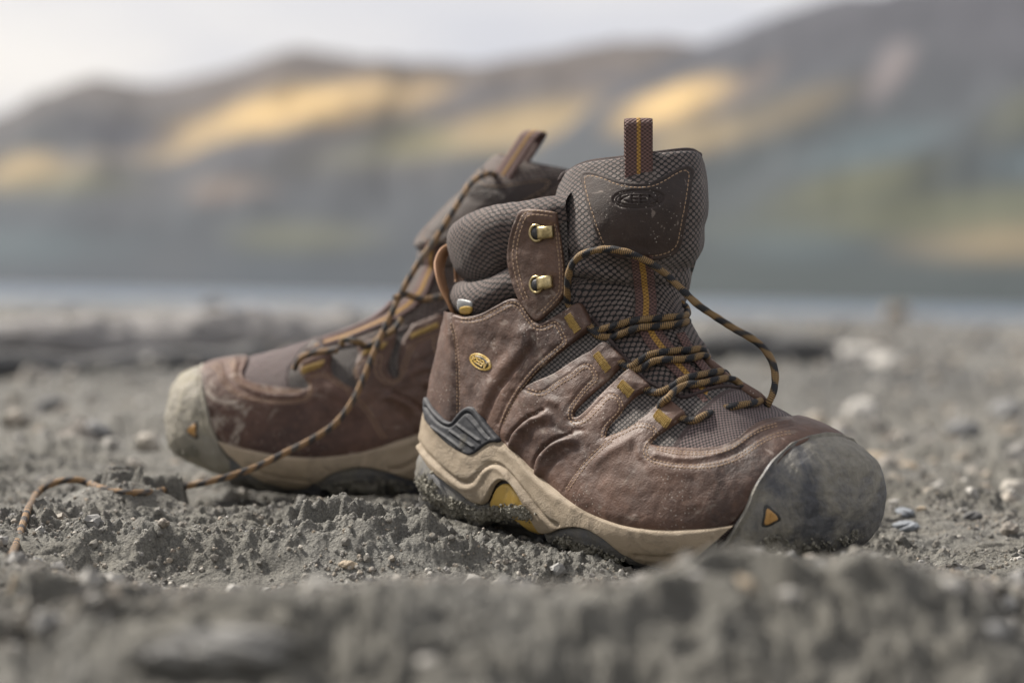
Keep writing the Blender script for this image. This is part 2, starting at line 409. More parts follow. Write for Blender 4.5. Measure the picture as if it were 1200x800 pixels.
def feat(px,feats):
    h=np.zeros(len(px))
    for ft in feats:
        k=ft[0]
        if k=='line':   # polyline, amp, width
            P=catmull(ft[1],5); h+=ft[2]*np.exp(-(segdist(px,P)/ft[3])**2)
        elif k=='step': # one-sided fold: rises on the left-hand side of the line (image), sharp crease on it
            P=catmull(ft[1],8); tg=np.gradient(P,axis=0); tg/=np.linalg.norm(tg,axis=1,keepdims=True); Q=P+np.stack([-tg[:,1],tg[:,0]],1)*ft[3]*.62
            h+=ft[2]*np.exp(-(segdist(px,Q)/(ft[3]*.62))**2)-ft[2]*.55*np.exp(-(segdist(px,P)/3.2)**2)-ft[2]*.25*np.exp(-(segdist(px,P[4:-4])/1.9)**2)
        elif k=='lift': # inner, tip, halfwidth, amp
            a,b=np.array(ft[1],float),np.array(ft[2],float); ab=b-a; L_=np.linalg.norm(ab); ab/=L_
            s=((px-a)@ab)/L_; q=np.abs((px-a)@np.array([-ab[1],ab[0]]))
            h+=ft[4]*sstep(0,1,s)*(1-sstep(ft[3],ft[3]+6,q))
        elif k=='blob':
            c=np.array(ft[1]); h+=ft[2]*np.exp(-(((px-c)/np.array(ft[3]))**2).sum(1))
    return h
def panel(name,poly,mt,h0,t,g=1.3,r=2.4,feats=(),puff=(0,10),surf=None,medial=True,left=True,smoothpts=4,uvdom=False,par=None,key=None,label=None,all_=True,under=.0012,medial_only=False,hmod=None):
    """leather/rubber piece cut to an outline and laid on the boot surface with its own thickness."""
    poly=np.asarray(poly,float)
    B=catmull(poly,smoothpts,True) if smoothpts>1 else poly
    B=resample(B,g*1.05,True)
    lo,hi=B.min(0),B.max(0)
    xs=np.arange(lo[0],hi[0],g); ys=np.arange(lo[1],hi[1],g*.87); X,Y=np.meshgrid(xs,ys); X=X+(np.arange(len(ys))%2)[:,None]*g*.5
    G=np.stack([X.ravel(),Y.ravel()],1); G=G[inpoly(G,B)]; Bc=np.vstack([B,B[:1]])
    G=G[segdist(G,Bc)>g*.55]
    A=np.vstack([B,G]); nb=len(B)
    res=delaunay_2d_cdt([Vector(p) for p in A],[(i,(i+1)%nb) for i in range(nb)],[],1,1e-6)
    V2=np.array([tuple(v) for v in res[0]]); F=[tuple(f) for f in res[2]]
    d=segdist(V2,Bc)
    if uvdom: uv_=V2/np.array([1000*.33,1000*.05]); px=uv_px(uv_[:,0],uv_[:,1]); ut=uv_
    else: px=V2; ut=px_uv(V2) if surf is None else None
    h=h0+t*(.3+.7*np.sqrt(1-(1-np.clip(d/r,0,1))**2))+puff[0]*(1-np.exp(-(d/puff[1])**2))+feat(px,feats)
    if hmod is not None: h=hmod(px,ut,h,d)
    bl=edges_boundary(F)
    bi=sorted({i for e in bl for i in e}); mp_={i:k+len(V2) for k,i in enumerate(bi)}
    F2=list(F)+[(b,a,mp_[a],mp_[b]) for a,b in bl]
    hw=np.full(len(bi),h0-under)
    def mk(u,th):
        P,N=SN(u,th,0); return np.vstack([P+N*h[:,None],P[bi]+N[bi]*hw[:,None]])
    uvt=np.vstack([px,px[bi]])/2200.
    outs=[]
    if surf is not None:
        P=np.zeros((len(V2),3));N=np.zeros((len(V2),3)); c=V2.mean(0)
        for k,x in enumerate(V2):
            for q in range(60):
                hh=surf.hit(*(x+(c-x)*q*.01))
                if hh is not None: break
            P[k],N[k]=hh[0],hh[1]
        V=np.vstack([P+N*h[:,None],P[bi]+N[bi]*hw[:,None]]); outs=[(V,False)]
    else:
        V=mk(ut[:,0],ut[:,1]); outs=[(V,False)]
        if medial: outs.append((mk(ut[:,0],2*np.pi-ut[:,1]),True))
    # orient
    a,b,c_=V[F[0][0]],V[F[0][1]],V[F[0][2]]; nrm=np.cross(b-a,c_-a)
    flip=np.dot(nrm,CPL-a)<0
    if uvdom: # symmetric pieces: check against surface normal
        P,N=SN(ut[F[0],0],ut[F[0],1]); flip=np.dot(nrm,N[0])<0
    for V_,md in outs:
        FF=[f[::-1] for f in F2] if (flip!=md) else F2
        if not (md is False and medial_only): part(name,V_,FF,mt,uvt,par,key if not md else None,label=label,left=left)
        if all_: addall(V_,F)
    return V
def band(name,A_,B_,n,mt,hf,par=None,key=None,uvs=(1,1),left=True,kind=None,all_=True,closed=False,label=None):
    "A_,B_: (m,2) uv curves; hf(t across 0..1, U, TH, px)->h"
    t=np.linspace(0,1,n)[None,:]; U=A_[:,0:1]*(1-t)+B_[:,0:1]*t; TH=A_[:,1:2]*(1-t)+B_[:,1:2]*t
    px=uv_px(U.ravel(),TH.ravel()); h=hf(np.broadcast_to(t,U.shape).ravel(),U.ravel(),TH.ravel(),px)
    P,N=SN(U.ravel(),TH.ravel(),0); V=P+N*h[:,None]; F=grid_faces(len(A_),n)
    G=V.reshape(len(A_),n,3); su=A_[:,1]*.043
    sv=np.concatenate([np.zeros((len(A_),1)),np.cumsum(np.linalg.norm(np.diff(G,axis=1),axis=2),axis=1)],1); sv=sv-sv[:,-1:]
    uv=np.stack([np.repeat(su[:,None],n,1),sv],-1).reshape(-1,2)
    i=(len(A_)//4)*n+n//2; f=[i,i+1,i+n+1]; nr=np.cross(V[f[1]]-V[f[0]],V[f[2]]-V[f[0]])
    if np.dot(nr,N[i])<0: F=[q[::-1] for q in F]
    part(name,V,F,mt,uv,par,key,kind=kind,left=left,label=label)
    if all_: addall(V,F)
    return V
def sweep(P,rad,sides=14,flat=None,caps=True,twist=0.):
    "tube along points; returns V,F,uv"
    P=np.asarray(P,float); T_=np.gradient(P,axis=0); T_/=np.linalg.norm(T_,axis=1,keepdims=True)+1e-12
    up=np.array([0.,0,1.]); 
    if abs(T_[0]@up)>.9: up=np.array([0,1.,0])
    N=np.zeros_like(P); n=up-T_[0]*(up@T_[0]); n/=np.linalg.norm(n); N[0]=n
    for i in range(1,len(P)):
        n=n-T_[i]*(n@T_[i]); n/=np.linalg.norm(n)+1e-12; N[i]=n
    Bn=np.cross(T_,N); a=np.linspace(0,2*np.pi,sides+1); rad=np.broadcast_to(rad,(len(P),))
    ca,sa=np.cos(a)*1.0,np.sin(a)
    V=P[:,None]+rad[:,None,None]*(ca[None,:,None]*N[:,None]+sa[None,:,None]*Bn[:,None])
    s=np.r_[0,np.cumsum(np.linalg.norm(np.diff(P,axis=0),axis=1))]
    uv=np.stack([np.repeat(s[:,None],sides+1,1),np.repeat((a/(2*np.pi))[None],len(P),0)],-1).reshape(-1,2)
    F=grid_faces(len(P),sides+1); V=V.reshape(-1,3)
    if caps:
        n0=len(V); V=np.vstack([V,P[:1],P[-1:]]); uv=np.vstack([uv,uv[:1],uv[-1:]]); m_=(len(P)-1)*(sides+1)
        F=F+[(j+1,j,n0) for j in range(sides)]+[(m_+j,m_+j+1,n0+1) for j in range(sides)]
    return V,[f[::-1] for f in F],uv
def ribbon(P,Wd,w,th=.0011):
    "flat strap along P with half width vector direction Wd(n,3); closed box section"
    P=np.asarray(P,float); T_=np.gradient(P,axis=0); T_/=np.linalg.norm(T_,axis=1,keepdims=True); Wd=np.asarray(Wd,float)
    Wd=Wd-T_*(Wd*T_).sum(1,keepdims=True); Wd/=np.linalg.norm(Wd,axis=1,keepdims=True); N=np.cross(T_,Wd)
    prof=[]; k=7
    for j in range(k): s=-1+2*j/(k-1); prof.append((s*w,th*.5*(1-.6*abs(s)**6)))
    for j in range(k): s=1-2*j/(k-1); prof.append((s*w,-th*.5*(1-.6*abs(s)**6)))
    V=np.stack([P+Wd*a+N*b for a,b in prof],1); n=len(prof); s=np.r_[0,np.cumsum(np.linalg.norm(np.diff(P,axis=0),axis=1))]
    uv=np.stack([np.tile([a for a,b in prof],(len(P),1)),np.repeat(s[:,None],n,1)],-1).reshape(-1,2)
    F=grid_faces(len(P),n,closej=True); F.append(tuple(range(n))); F.append(tuple(range((len(P)-1)*n,len(P)*n))[::-1])
    return V.reshape(-1,3),F,uv
# ------------------------------------------------------------------ tongue surface (free padded slab above, follows the instep below)
def wpt(px,py,dep):
    d=ray(px,py); return w2l(CP+d*(dep/(d@FW)))
T_ROWS=[
 [(661,204,1.366),(685,191,1.338),(725,185,1.320),(770,179,1.316),(808,176,1.326),(822,182,1.352)],
 [(652,225,1.362),(682,214,1.333),(725,211,1.313),(772,208,1.309),(812,206,1.322),(828,206,1.348)],
 [(651,250,1.356),(680,248,1.326),(725,247,1.306),(774,245,1.303),(815,243,1.317),(829,242,1.344)],
 [(653,285,1.350),(680,288,1.325),(725,290,1.310),(775,289,1.308),(812,286,1.322),(823,284,1.346)],
 [(658,318,1.346),(685,322,1.326),(728,326,1.318),(770,327,1.320),(800,326,1.332),(812,322,1.355)]]
def tongue_low(uL,uR,inset):
    s=np.linspace(0,1,6); th=1.08-2.16*s; u=uL+(uR-uL)*s
    P,N=SN(u,th,-inset); return P
TR=[np.array([wpt(*p) for p in r]) for r in T_ROWS]
TR+= [tongue_low(.80,.665,.0005),tongue_low(.72,.60,.0022),tongue_low(.64,.535,.003),tongue_low(.56,.465,.003),tongue_low(.48,.415,.0032),tongue_low(.40,.385,.0040)]
TR=np.array(TR)
def tongue_grid(nv,ns):
    A=np.stack([catmull(TR[:,j],nv) for j in range(6)],1)
    return np.stack([catmull(A[i],ns) for i in range(len(A))],0)
G=tongue_grid(12,12); NV,NS=G.shape[:2]
dv=np.gradient(G,axis=0); ds=np.gradient(G,axis=1); TN=np.cross(dv,ds); TN/=np.linalg.norm(TN,axis=-1,keepdims=True)
if TN[10,NS//2]@(CPL-G[10,NS//2])<0: TN=-TN
sv=np.r_[0,np.cumsum(np.linalg.norm(np.diff(G[:,NS//2],axis=0),axis=1))]; ss=np.linspace(-1,1,NS)*.05
tuv=np.stack(np.broadcast_arrays(ss[None,:],sv[:,None]),-1)
edge=np.sqrt(np.clip(1-np.abs(np.linspace(-1,1,NS))**6,0,1))[None,:]
topf=np.sqrt(np.clip(1-(1-np.clip(sv/.006,0,1))**2,0,1))[:,None]
wr=.0016*fbm(tuv[...,0]*28+3,tuv[...,1]*40,3,77)*sstep(.02,.05,sv)[:,None]
fold=lambda c,w_,a: -a*np.exp(-((sv[:,None]-c-tuv[...,0]*.12)/w_)**2)
wr=wr+fold(.066,.0028,.0020)+fold(.082,.002,.0016)+fold(.074,.004,-.0010)
FR=G+TN*((.002*edge*topf+wr)[...,None]); BK=G-TN*(((.0075*edge*(.35+.65*topf)+.0005))[...,None])
rowv=[];rowuv=[]
for i in range(NV):
    rowv.append(np.vstack([FR[i],BK[i][::-1]])); rowuv.append(np.vstack([tuv[i],tuv[i][::-1]]))
TV=np.vstack(rowv); TF=grid_faces(NV,2*NS,closej=True)
# cap top and bottom rows
for i,rev in ((0,False),(NV-1,True)):
    for j in range(NS-1):
        f=(i*2*NS+j,i*2*NS+j+1,i*2*NS+2*NS-2-j,i*2*NS+2*NS-1-j); TF.append(f if rev else f[::-1])
a,b,c_=[TV[k] for k in TF[10*2*NS+NS//2][:3]]
if np.cross(b-a,c_-a)@(CPL-a)<0: TF=[f[::-1] for f in TF]
part('tongue',TV,TF,'textile_mesh',np.vstack(rowuv),key='tongue')
ff=grid_faces(NV,NS); FRV=FR.reshape(-1,3)
TONGUE=Surf(FRV,[f[:3] for f in ff]+[(f[0],f[2],f[3]) for f in ff])
addall(FRV,ff)
# rolled binding along the tongue's top edge
bt=np.vstack([FR[6:0:-2,1],(FR[0,1:-1]+BK[0,1:-1])/2]); bt=catmull(bt,3)
V,F,uv=sweep(bt,.0019,10); part('binding',V,F,'binding_brown',uv,'tongue')
# ------------------------------------------------------------------ textile lining of the whole upper
def theta_open(u): return np.interp(u,[.405,.45,.55,.63,.73,.82,.94,1.3],[0.02,.72,.86,.87,.88,.98,1.03,1.03])
u=np.r_[np.linspace(.13,.40,60)[:-1],np.linspace(.405,1.0,150)]; t=np.linspace(0,1,220)
TO=np.where(u<.405,0.0,theta_open(u)); U=np.repeat(u[:,None],len(t),1); TH=TO[:,None]+(2*np.pi-2*TO[:,None])*t[None]
P,N=SN(U,TH,0); px=uv_px(U,TH)
kn=TH<np.pi
UVm=np.where((U<.40)[...,None],np.stack([U*.30,np.minimum(TH,2*np.pi-TH)*.05],-1),px/2200.)
qq_=np.minimum(TH,2*np.pi-TH); V=(P+N*(.0002-.0075*sstep(1.2,1.5,qq_)*sstep(.845,.88,U))[...,None]).reshape(-1,3); F=grid_faces(len(u),len(t)); nlow=59
if True:
    i=100*220+60; f=[i,i+1,i+221]; 
    if np.cross(V[f[1]]-V[f[0]],V[f[2]]-V[f[0]])@N.reshape(-1,3)[i]<0: F=[q[::-1] for q in F]
lo=[f for k,f in enumerate(F) if k<nlow*219]; hi=[f for k,f in enumerate(F) if k>=nlow*219]
def compact(V,F,uv):
    idx=sorted({i for f in F for i in f}); mp_={i:k for k,i in enumerate(idx)}
    return V[idx],[tuple(mp_[i] for i in f) for f in F],uv[idx]
uvf=UVm.reshape(-1,2)
a_=compact(V,lo,uvf); part('toe_mesh',a_[0],a_[1],'toe_mesh',a_[2]); addall(a_[0],a_[1])
a_=compact(V,hi,uvf); part('textile_upper',a_[0],a_[1],'small_mesh',a_[2],key='upper'); addall(a_[0],a_[1])
# edge welt round the throat of the boot
wu=np.r_[np.linspace(.72,.46,24),np.linspace(.44,.405,6)]; wl=SN(wu,theta_open(wu)+.01,.0004)[0]; wm=SN(wu[::-1],2*np.pi-theta_open(wu[::-1])-.01,.0004)[0]
V,F,uv=sweep(catmull(np.vstack([wl,wm]),3),.0011,8); part('binding',V,F,'binding_brown',uv,'upper')
# ------------------------------------------------------------------ symmetric curves round the heel
def u_at_z(z,th=np.pi):
    us=np.linspace(.742,1.0,400); zz=S(us,np.full_like(us,th))[:,2]; return float(np.interp(z,zz,us))
def symcurve(pxs,zb=None,n=90,dz=-.001,fr=None):
    uv_=px_uv(catmull(pxs,4)); 
    if fr is not None: uv_=np.vstack([fr,uv_])
    zl=S(uv_[-1,0],uv_[-1,1])[2]; zb=zl+dz if zb is None else zb
    th0=uv_[-1,1]; ext=[]
    for th in np.linspace(th0,np.pi,8)[1:]:
        q=(th-th0)/(np.pi-th0); ext.append((u_at_z(zl+(zb-zl)*q,th),th))
    h=resample(np.vstack([uv_,ext])*[.33,.05],.0001)/[.33,.05]; k=np.linspace(0,len(h)-1,n).round().astype(int); h=h[k]
    return np.vstack([h,np.stack([h[::-1,0],2*np.pi-h[::-1,1]],1)[1:]])
div=symcurve([(612,290),(604,300),(597,306),(585,313),(570,321),(552,326),(542,328)],dz=-.002)
# upper collar roll wraps over the rim
fr=np.array([[.955,1.02],[.945,1.15]]); divu=symcurve([(604,300),(597,306),(585,313),(570,321),(552,326),(542,328)],dz=-.002,fr=fr)
topc=np.stack([np.full(len(divu),1.115),divu[:,1]],1)
def hroll(t,U,TH,px):
    q=np.minimum(TH,2*np.pi-TH); A=.0010+.0052*sstep(1.15,1.75,q)
    g_=sstep(1.15,1.6,q); return -.0068*g_+.0002+(A+.0050*g_)*np.sin(np.pi*np.clip(t,0,1))**.42+.0003*fbm(px[:,0]/40,px[:,1]/40,2,5)
band('collar_padding',divu,topc,30,'collar_mesh',hroll,par='upper')
lowc=symcurve([(622,352),(610,350),(600,349),(585,356),(565,367),(548,370),(536,368)],dz=0)
div2=symcurve([(628,300),(612,303),(597,308),(585,315),(570,323),(552,328),(542,330)],dz=-.002)
def hroll2(t,U,TH,px):
    q=np.minimum(TH,2*np.pi-TH); g_=sstep(1.2,1.6,q); return -.0010-.0058*g_+(.0018+.0078*g_)*np.sin(np.pi*np.clip(t,0,1))**.45
band('collar_padding',lowc,div2,18,'collar_mesh',hroll2,par='upper')
# ------------------------------------------------------------------ leather outlines (photo pixels on the lateral side; mirrored round the boot)
ST={}   # stitch runs: name -> (path, gap)
ST['ank_l']=([(653,252),(636,249.8),(623,249.5),(615,253),(609,266),(604.5,283),(603,302),(606,320),(611,338),(617,352)],4.6)
ST['ank_r']=([(652,262),(654,282),(657,306),(657.5,330),(656.5,342),(648,353),(634,367)],3.8)
ST['heel']=([(540,375),(552,376),(566,373),(586,363),(600,356),(607,358),(617,371),(628,384),(640,384),(651,379),(657,388),(662,401),(655,408),(635,425),(620,441),(606,460),(595,480),(588,497)],4.)
ST['quarter']=([(618,457),(630,461),(640,459.5),(655,449),(672,439),(683,430),(690,429),(697,437),(698,444),(690,452),(678,466),(670,478),(668,488),(672,494),(680,495),(690,488),(700,478),(715,464),(722,465),(728,474),(727,482),(718,492),(709,502),(707,514)],4.)
ST['vamp_seam']=([(716,515),(700,529),(684,546),(671,564),(664,575)],3.6)
ST['vamp_loop']=([(716,513),(730,506.5),(747,498.5),(757,498.5),(767,503),(769,509),(762,517),(756.5,525),(757,533),(764,539),(780,543.5),(800,546),(828,546),(855,540),(875,529.5),(893,517),(910,509.5),(928,506)],3.6)
ST['rim']=([(770,525),(790,529.5),(820,531),(845,528.5),(862,521.5),(878,510),(895,501.5),(912,497)],3.0)
ST['patch']=([(686,207),(684.8,212),(690,236),(697,258),(706,282),(711,291),(724,297),(745,299.5),(772,299),(788,293),(794,284),(798,264),(803,238),(807,211),(807.5,202),(803,199.5),(794,203),(773,215),(760,219),(740,219.5),(723,216),(704,208.5),(692,206),(686,207)],0)
ST['heel_stay']=([(529,378),(535,405),(536.5,430),(537,460),(537,485)],3.)
def gr(*names,amp=-.00035,w=1.8): return [('line',ST[k][0],amp,w) for k in names]
TIPS={1:((660,390),(690,369)),2:((698,434),(722,413)),3:((726,465),(751,446)),4:((770,497),(793,480))}
def lf(k,w=15,a=.0030): return ('lift',TIPS[k][0],TIPS[k][1],w,a)
quarter=[(583,508),(592,492),(601,476),(612,458),(622,450),(650,438),(672,423.5),(690,413),(709,403.8),(712,403.5),(715,405),(731,419.5),(733,422),(731,426),(720,440),(697,460),(683,473),(676,481),(673.5,486),(675.5,489),(681,487),(695,474),(705,463),(722,447),(737,437),(740,435.5),(743,437),(761,452.5),(763,455),(760,458),(746,465),(733,478),(722,490),(714,501),(711,512),(716,517),(722,522),(705,540),(690,556),(676,574),(668,588),(655,577),(636,562),(618,546),(600,528),(590,518)]
panel('quarter_leather',quarter,'brown_leather',.0006,.0014,g=1.02,puff=(.0012,9),
  feats=gr('quarter')+[lf(2),lf(3),
   ('step',[(600,518),(605,508),(613,499),(626,488.5),(640,483)],.0032,11),('step',[(629,551),(634,536),(647,522),(661,513.5),(673,510)],.0030,11),
   ('line',[(655,500),(668,507),(685,505)],-.0007,4),('line',[(640,560),(652,545),(664,535)],-.0006,3),('line',[(650,470),(662,476),(668,486)],.0012,6),('blob',(640,510),.0010,(16,12)),('blob',(622,470),.0006,(10,9))],key='quarter')
heelp=[(534,369),(545,371.5),(565,368),(585,357.5),(598,351),(606,350),(611,353),(620,366),(628,377),(633,378.5),(640,377),(660,366),(679,356.5),(683,356.5),(686,360),(695,379),(696,382.5),(694,386),(680,396.5),(665,407.5),(645,424),(630,437),(615,455.5),(603,475),(593,495),(588,515),(575,515),(560,508),(545,505),(541,495),(541.5,470),(540.5,440),(538,410),(535,385)]
panel('heel_leather',heelp,'brown_leather',.0009,.0018,g=1.25,puff=(.0006,10),
  feats=gr('heel')+[lf(1),('step',[(629,390),(630,400),(623,414),(602,440),(585,464),(573,492)],.0018,16),('line',[(560,508),(552,480),(556,450)],.0004,6),
   ('line',[(575,400),(590,396),(600,402)],-.0003,5)],key='heel')
# heel stay wraps the back seam
seam=catmull([(533,367),(537,400),(540.5,430),(541.5,460),(541,492),(540,505)],6); suv=px_uv(seam)
def heel_rows(suv,n):
    U=[];TH=[]
    for u0,t0 in suv:
        z=S(u0,t0)[2]; th=np.linspace(t0,2*np.pi-t0,n); hh=th[:n//2+1]; uu=[u0 if k==0 else u_at_z(z,x) for k,x in enumerate(hh)]
        uu=np.array(uu); full=np.r_[uu,uu[:n-len(uu)][::-1]] if n%2==0 else np.r_[uu,uu[:-1][::-1]]; U.append(full[:n]);TH.append(th)
    return np.array(U),np.array(TH)
U,TH=heel_rows(suv,41); tt=np.abs(np.linspace(-1,1,41))[None]
h=.0022+.0018*np.sqrt(1-np.clip((tt-.88)/.12,0,1)**2)+0*U; h[:,[0,-1]]=.0004; h=h-.0012*np.exp(-((tt-.78)/.05)**2)*.5
P,N=SN(U,TH,0); V=(P+N*h[...,None]).reshape(-1,3); F=grid_faces(*U.shape); i=5*41+20
if np.cross(V[F[i][1]]-V[F[i][0]],V[F[i][2]]-V[F[i][0]])@N.reshape(-1,3)[F[i][0]]<0: F=[f[::-1] for f in F]
part('heel_stay',V,F,'brown_leather',np.stack([TH*.04,U*.3],-1).reshape(-1,2)); addall(V,F)
ankle=[(612,249),(620,246.8),(636,246.5),(650,248),(653,249),(655,262),(658,280),(661.5,306),(662.5,330),(662.5,345),(656,356),(645,366.5),(635,375.5),(630,376.5),(625,372),(617,361),(609,349),(604,335),(599,318),(597,300),(599,280),(604.5,262)]
panel('ankle_leather',ankle,'loop_leather',.0016,.0016,g=1.25,puff=(.0004,8),feats=gr('ank_l','ank_r'),key='ankle')
vl=px_uv([(897,494.5),(880,502),(865,515),(852,522),(835,525.5),(820,526),(790,525),(770,523),(764.5,520.5),(766,515.5),(785,502),(802,491.5),(804.5,488.5),(802,485.5),(785,472),(782,470.5),(778,473),(765,482),(742,500),(730,506),(716,511),(700,522.5),(680,541),(666,559),(657,576),(662,583),(686,600),(714,612),(741,619.5),(780,623.5),(817,622),(845,621),(858,614),(880,588),(897,566),(912,546),(925,531),(938,523)])
vl=np.vstack([[[.262,0.0]],vl,[[.152,0.0]]])
vm=np.stack([vl[::-1,0],-vl[::-1,1]],1)[1:-1]; vp=np.vstack([vl,vm])*[330,50]
def vmod(px,ut,h,d):
    th=np.abs(ut[:,1]); return h+.0007*np.exp(-((ut[:,0]-.28-.06*np.cos(th))/.03)**2)*sstep(.8,1.6,th)
panel('vamp_leather',vp,'dusty_leather',.0009,.0016,g=.92,r=1.1,puff=(.0008,5),uvdom=True,smoothpts=3,medial=False,
  feats=gr('vamp_seam','vamp_loop','rim')+[lf(4),('line',[(772,535),(800,540),(835,538),(862,529),(882,514),(900,504),(925,500)],.0008,2.6),('line',[(770,550),(800,554),(835,553),(865,545),(890,530)],.0006,7),
   ('line',[(700,545),(722,530),(742,520)],.0010,6),('line',[(745,522),(748,536),(758,547)],-.0007,4)],hmod=vmod,key='vamp')
# ------------------------------------------------------------------ sole unit
def xpair(top,bot,n):
    T_=catmull(top,12);B_=catmull(bot,12); s=np.linspace(0,1,n)
    def at(Q,s):
        L_=(Q[0,0]-Q[:,0])/(Q[0,0]-Q[-1,0]); o=np.maximum.accumulate(L_)+np.arange(len(L_))*1e-7; return np.stack([np.interp(s,o,Q[:,0]),np.interp(s,o,Q[:,1])],1)
    return at(T_,s),at(B_,s)
MT=[(862,614),(840,616.5),(817,618),(780,619),(741,615.5),(714,608),(686,595.5),(659,576),(640,561),(628.5,551),(612,534),(591,516),(575,505),(555,498),(530,492),(509,480)]
MB=[(842,629),(830,637),(817,646),(805,652),(780,655),(755,650),(744,645),(733,640),(714,626),(694.5,616),(680,613.5),(665,614.5),(650,617.5),(640,617.5),(633,610),(620,588),(608,569),(600,563.5),(592,563),(586,568),(581,578),(577,585),(571,588),(560,585.5),(548,577),(535,568),(513,551),(499.5,530)]
a_,b_=xpair(MT,MB,190); ua,ub=px_uv(a_),px_uv(b_)
def backext(uv_,dz,n=14):
    zl=S(uv_[-1,0],uv_[-1,1])[2]; th0=uv_[-1,1]; return np.array([(u_at_z(zl+dz*q,th0+(np.pi-th0)*q),th0+(np.pi-th0)*q) for q in np.linspace(0,1,n)[1:]])
def mirror_full(h): return np.vstack([h,np.stack([h[::-1,0],2*np.pi-h[::-1,1]],1)[1:]])
UA=mirror_full(np.vstack([ua,backext(ua,.001)])); UB=mirror_full(np.vstack([ub,backext(ub,.001)]))
grooves=[('line',[(496,512),(508,530),(535,554),(552,563.5),(560,563),(571,551),(582,543.5),(593,545),(609,560),(634,590),(652,606),(662,610)],-.0016,1.7),
 ('line',[(497,520),(509,537),(536,560),(553,570),(565,568),(577,553),(585,548.5),(593,550.5),(607,565),(630,593),(640,605)],.0008,2.2),
 ('line',[(515,500),(535,520),(560,538),(572,535),(588,524),(600,532),(630,560),(660,585)],.0006,5),
 ('line',[(747,641),(765,643.5),(790,643),(815,638)],-.0012,1.5)]
def hmid(t,U,TH,px):
    e=np.sqrt(1-np.clip(1-t/.10,0,1)**2)*np.sqrt(1-np.clip((t-.90)/.10,0,1)**2*.9)
    return .0012+.0036*e+.0010*t+feat(px,grooves)
band('midsole',UA,UB,30,'midsole_tan',hmid,key='midsole')
# heel stabilizer
stab=[(506,482),(506,470),(508,466.5),(514,477),(522,486),(531,493.5),(537,494.5),(543,487),(551,479),(557,476.5),(563,478),(568,484),(577,497),(586,508.5),(592,516),(590,519),(584,519),(576,523),(566,531),(560,534),(552,532),(541,526),(529,517),(516,503),(508,493)]
panel('heel_stabilizer',stab,'stabilizer_rubber',.0040,.0022,g=.95,r=2.5,puff=(0,5),key='stab',
 feats=[('line',[(510,478),(520,492),(530,499),(537,500),(545,493),(553,485),(558,484),(564,490),(574,504),(582,513)],-.0011,1.4),
  ('line',[(546,498.5),(571,517)],.0011,1.5),('line',[(538,505.5),(564,524)],.0011,1.5),('line',[(517,501),(535,514),(550,526)],.0010,1.6),('line',[(557,489),(566,499),(579,515)],.0005,1.2)])
panel('arch_insert',[(578,590),(582,578),(587,570),(593,566.5),(600,567),(607,573),(620,592),(632,612),(640,621),(625,618),(610,608),(598,600),(588,596)],'yellow_plastic',.0016,.0018,g=1.3,r=3,puff=(0,5))
# outsole: wall below the midsole and the tread under the foot
xs=np.linspace(0,1,len(ub)); ends=[]
for (u0,t0) in UB[:len(UB)//2+1]: ends.append((min(u0,.742),np.pi-.0))
ends=np.array(ends); 
OB=np.vstack([ends,np.stack([ends[::-1,0],2*np.pi-ends[::-1,1]],1)[1:]])
OA=UB.copy()
def hout(t,U,TH,px):
    s=np.clip((px[:,0]-500)/250,0,2); arch=sstep(568,580,px[:,0])*(1-sstep(636,648,px[:,0]))*(1-sstep(2.9,3.05,np.abs(TH-np.pi)*0+np.minimum(TH,2*np.pi-TH)))
    lug=np.sign(np.sin(px[:,0]/5.2+px[:,1]*.05))*.5+.5
    base=.0022+.0030*np.sqrt(np.clip(t/.12,0,1))*(1-arch)-.0015*arch
    return base+(.0022*lug*sstep(.30,.36,t)+.0008*fbm(px[:,0]/9,px[:,1]/9,3,3)*sstep(.1,.3,t))*(1-arch)+.0008*np.exp(-((t-.22)/.03)**2)
band('outsole',OA,OB,44,'outsole_black',hout,key='outsole')
# toe cap
cth=np.array([0,.53,.9,1.25,1.62,2.05,2.5,2.85,np.pi]); cu=np.array([.158,.166,.170,.176,.190,.236,.312,.35,.36])
thc=np.linspace(0,2*np.pi,241); q=np.minimum(thc,2*np.pi-thc); qq=np.interp(q,cth,cu)
kern=np.hanning(15); kern/=kern.sum(); qq=np.convolve(np.r_[qq[-8:-1],qq,qq[1:8]],kern,'valid')[:241]
rr=np.r_[np.linspace(.012,.93,80),np.linspace(.94,1,16)]
U=rr[:,None]*qq[None]; TH=np.repeat(thc[None],len(rr),0); RR=np.repeat(rr[:,None],241,1)
pxc=uv_px(U,TH)
h=.0014+.0018*np.sqrt(1-np.clip((RR-.97)/.03,0,1)**2)+.0009*np.exp(-((RR-.955)/.018)**2)-.0008*np.exp(-((RR-.905)/.018)**2)
h=h+.0010*fbm(pxc[...,0]/34,pxc[...,1]/34,5,9,.55)+.0025*np.exp(-((RR-.45)/.35)**2)*0
h[-1]=.0004
P,N=SN(U,TH,0,False); bs=sstep(0,.05,U)[...,None]; N=N*bs+np.array([1.,0,.1])*(1-bs); N/=np.linalg.norm(N,axis=-1,keepdims=True); V=(P+N*h[...,None]).reshape(-1,3); F=grid_faces(len(rr),241); tipP=S(0.0,0.0); 
n0=len(V); V=np.vstack([V,V[:241].mean(0)[None]]); F+= [(j+1,j,n0) for j in range(240)]
i=50*240+60
if np.cross(V[F[i][1]]-V[F[i][0]],V[F[i][2]]-V[F[i][0]])@N.reshape(-1,3)[F[i][0]]<0: F=[f[::-1] for f in F]
part('toe_cap',V,F,'toe_rubber',np.vstack([np.stack([U*.3,TH*.05],-1).reshape(-1,2),[[0,0]]]),key='toecap'); addall(V,F)
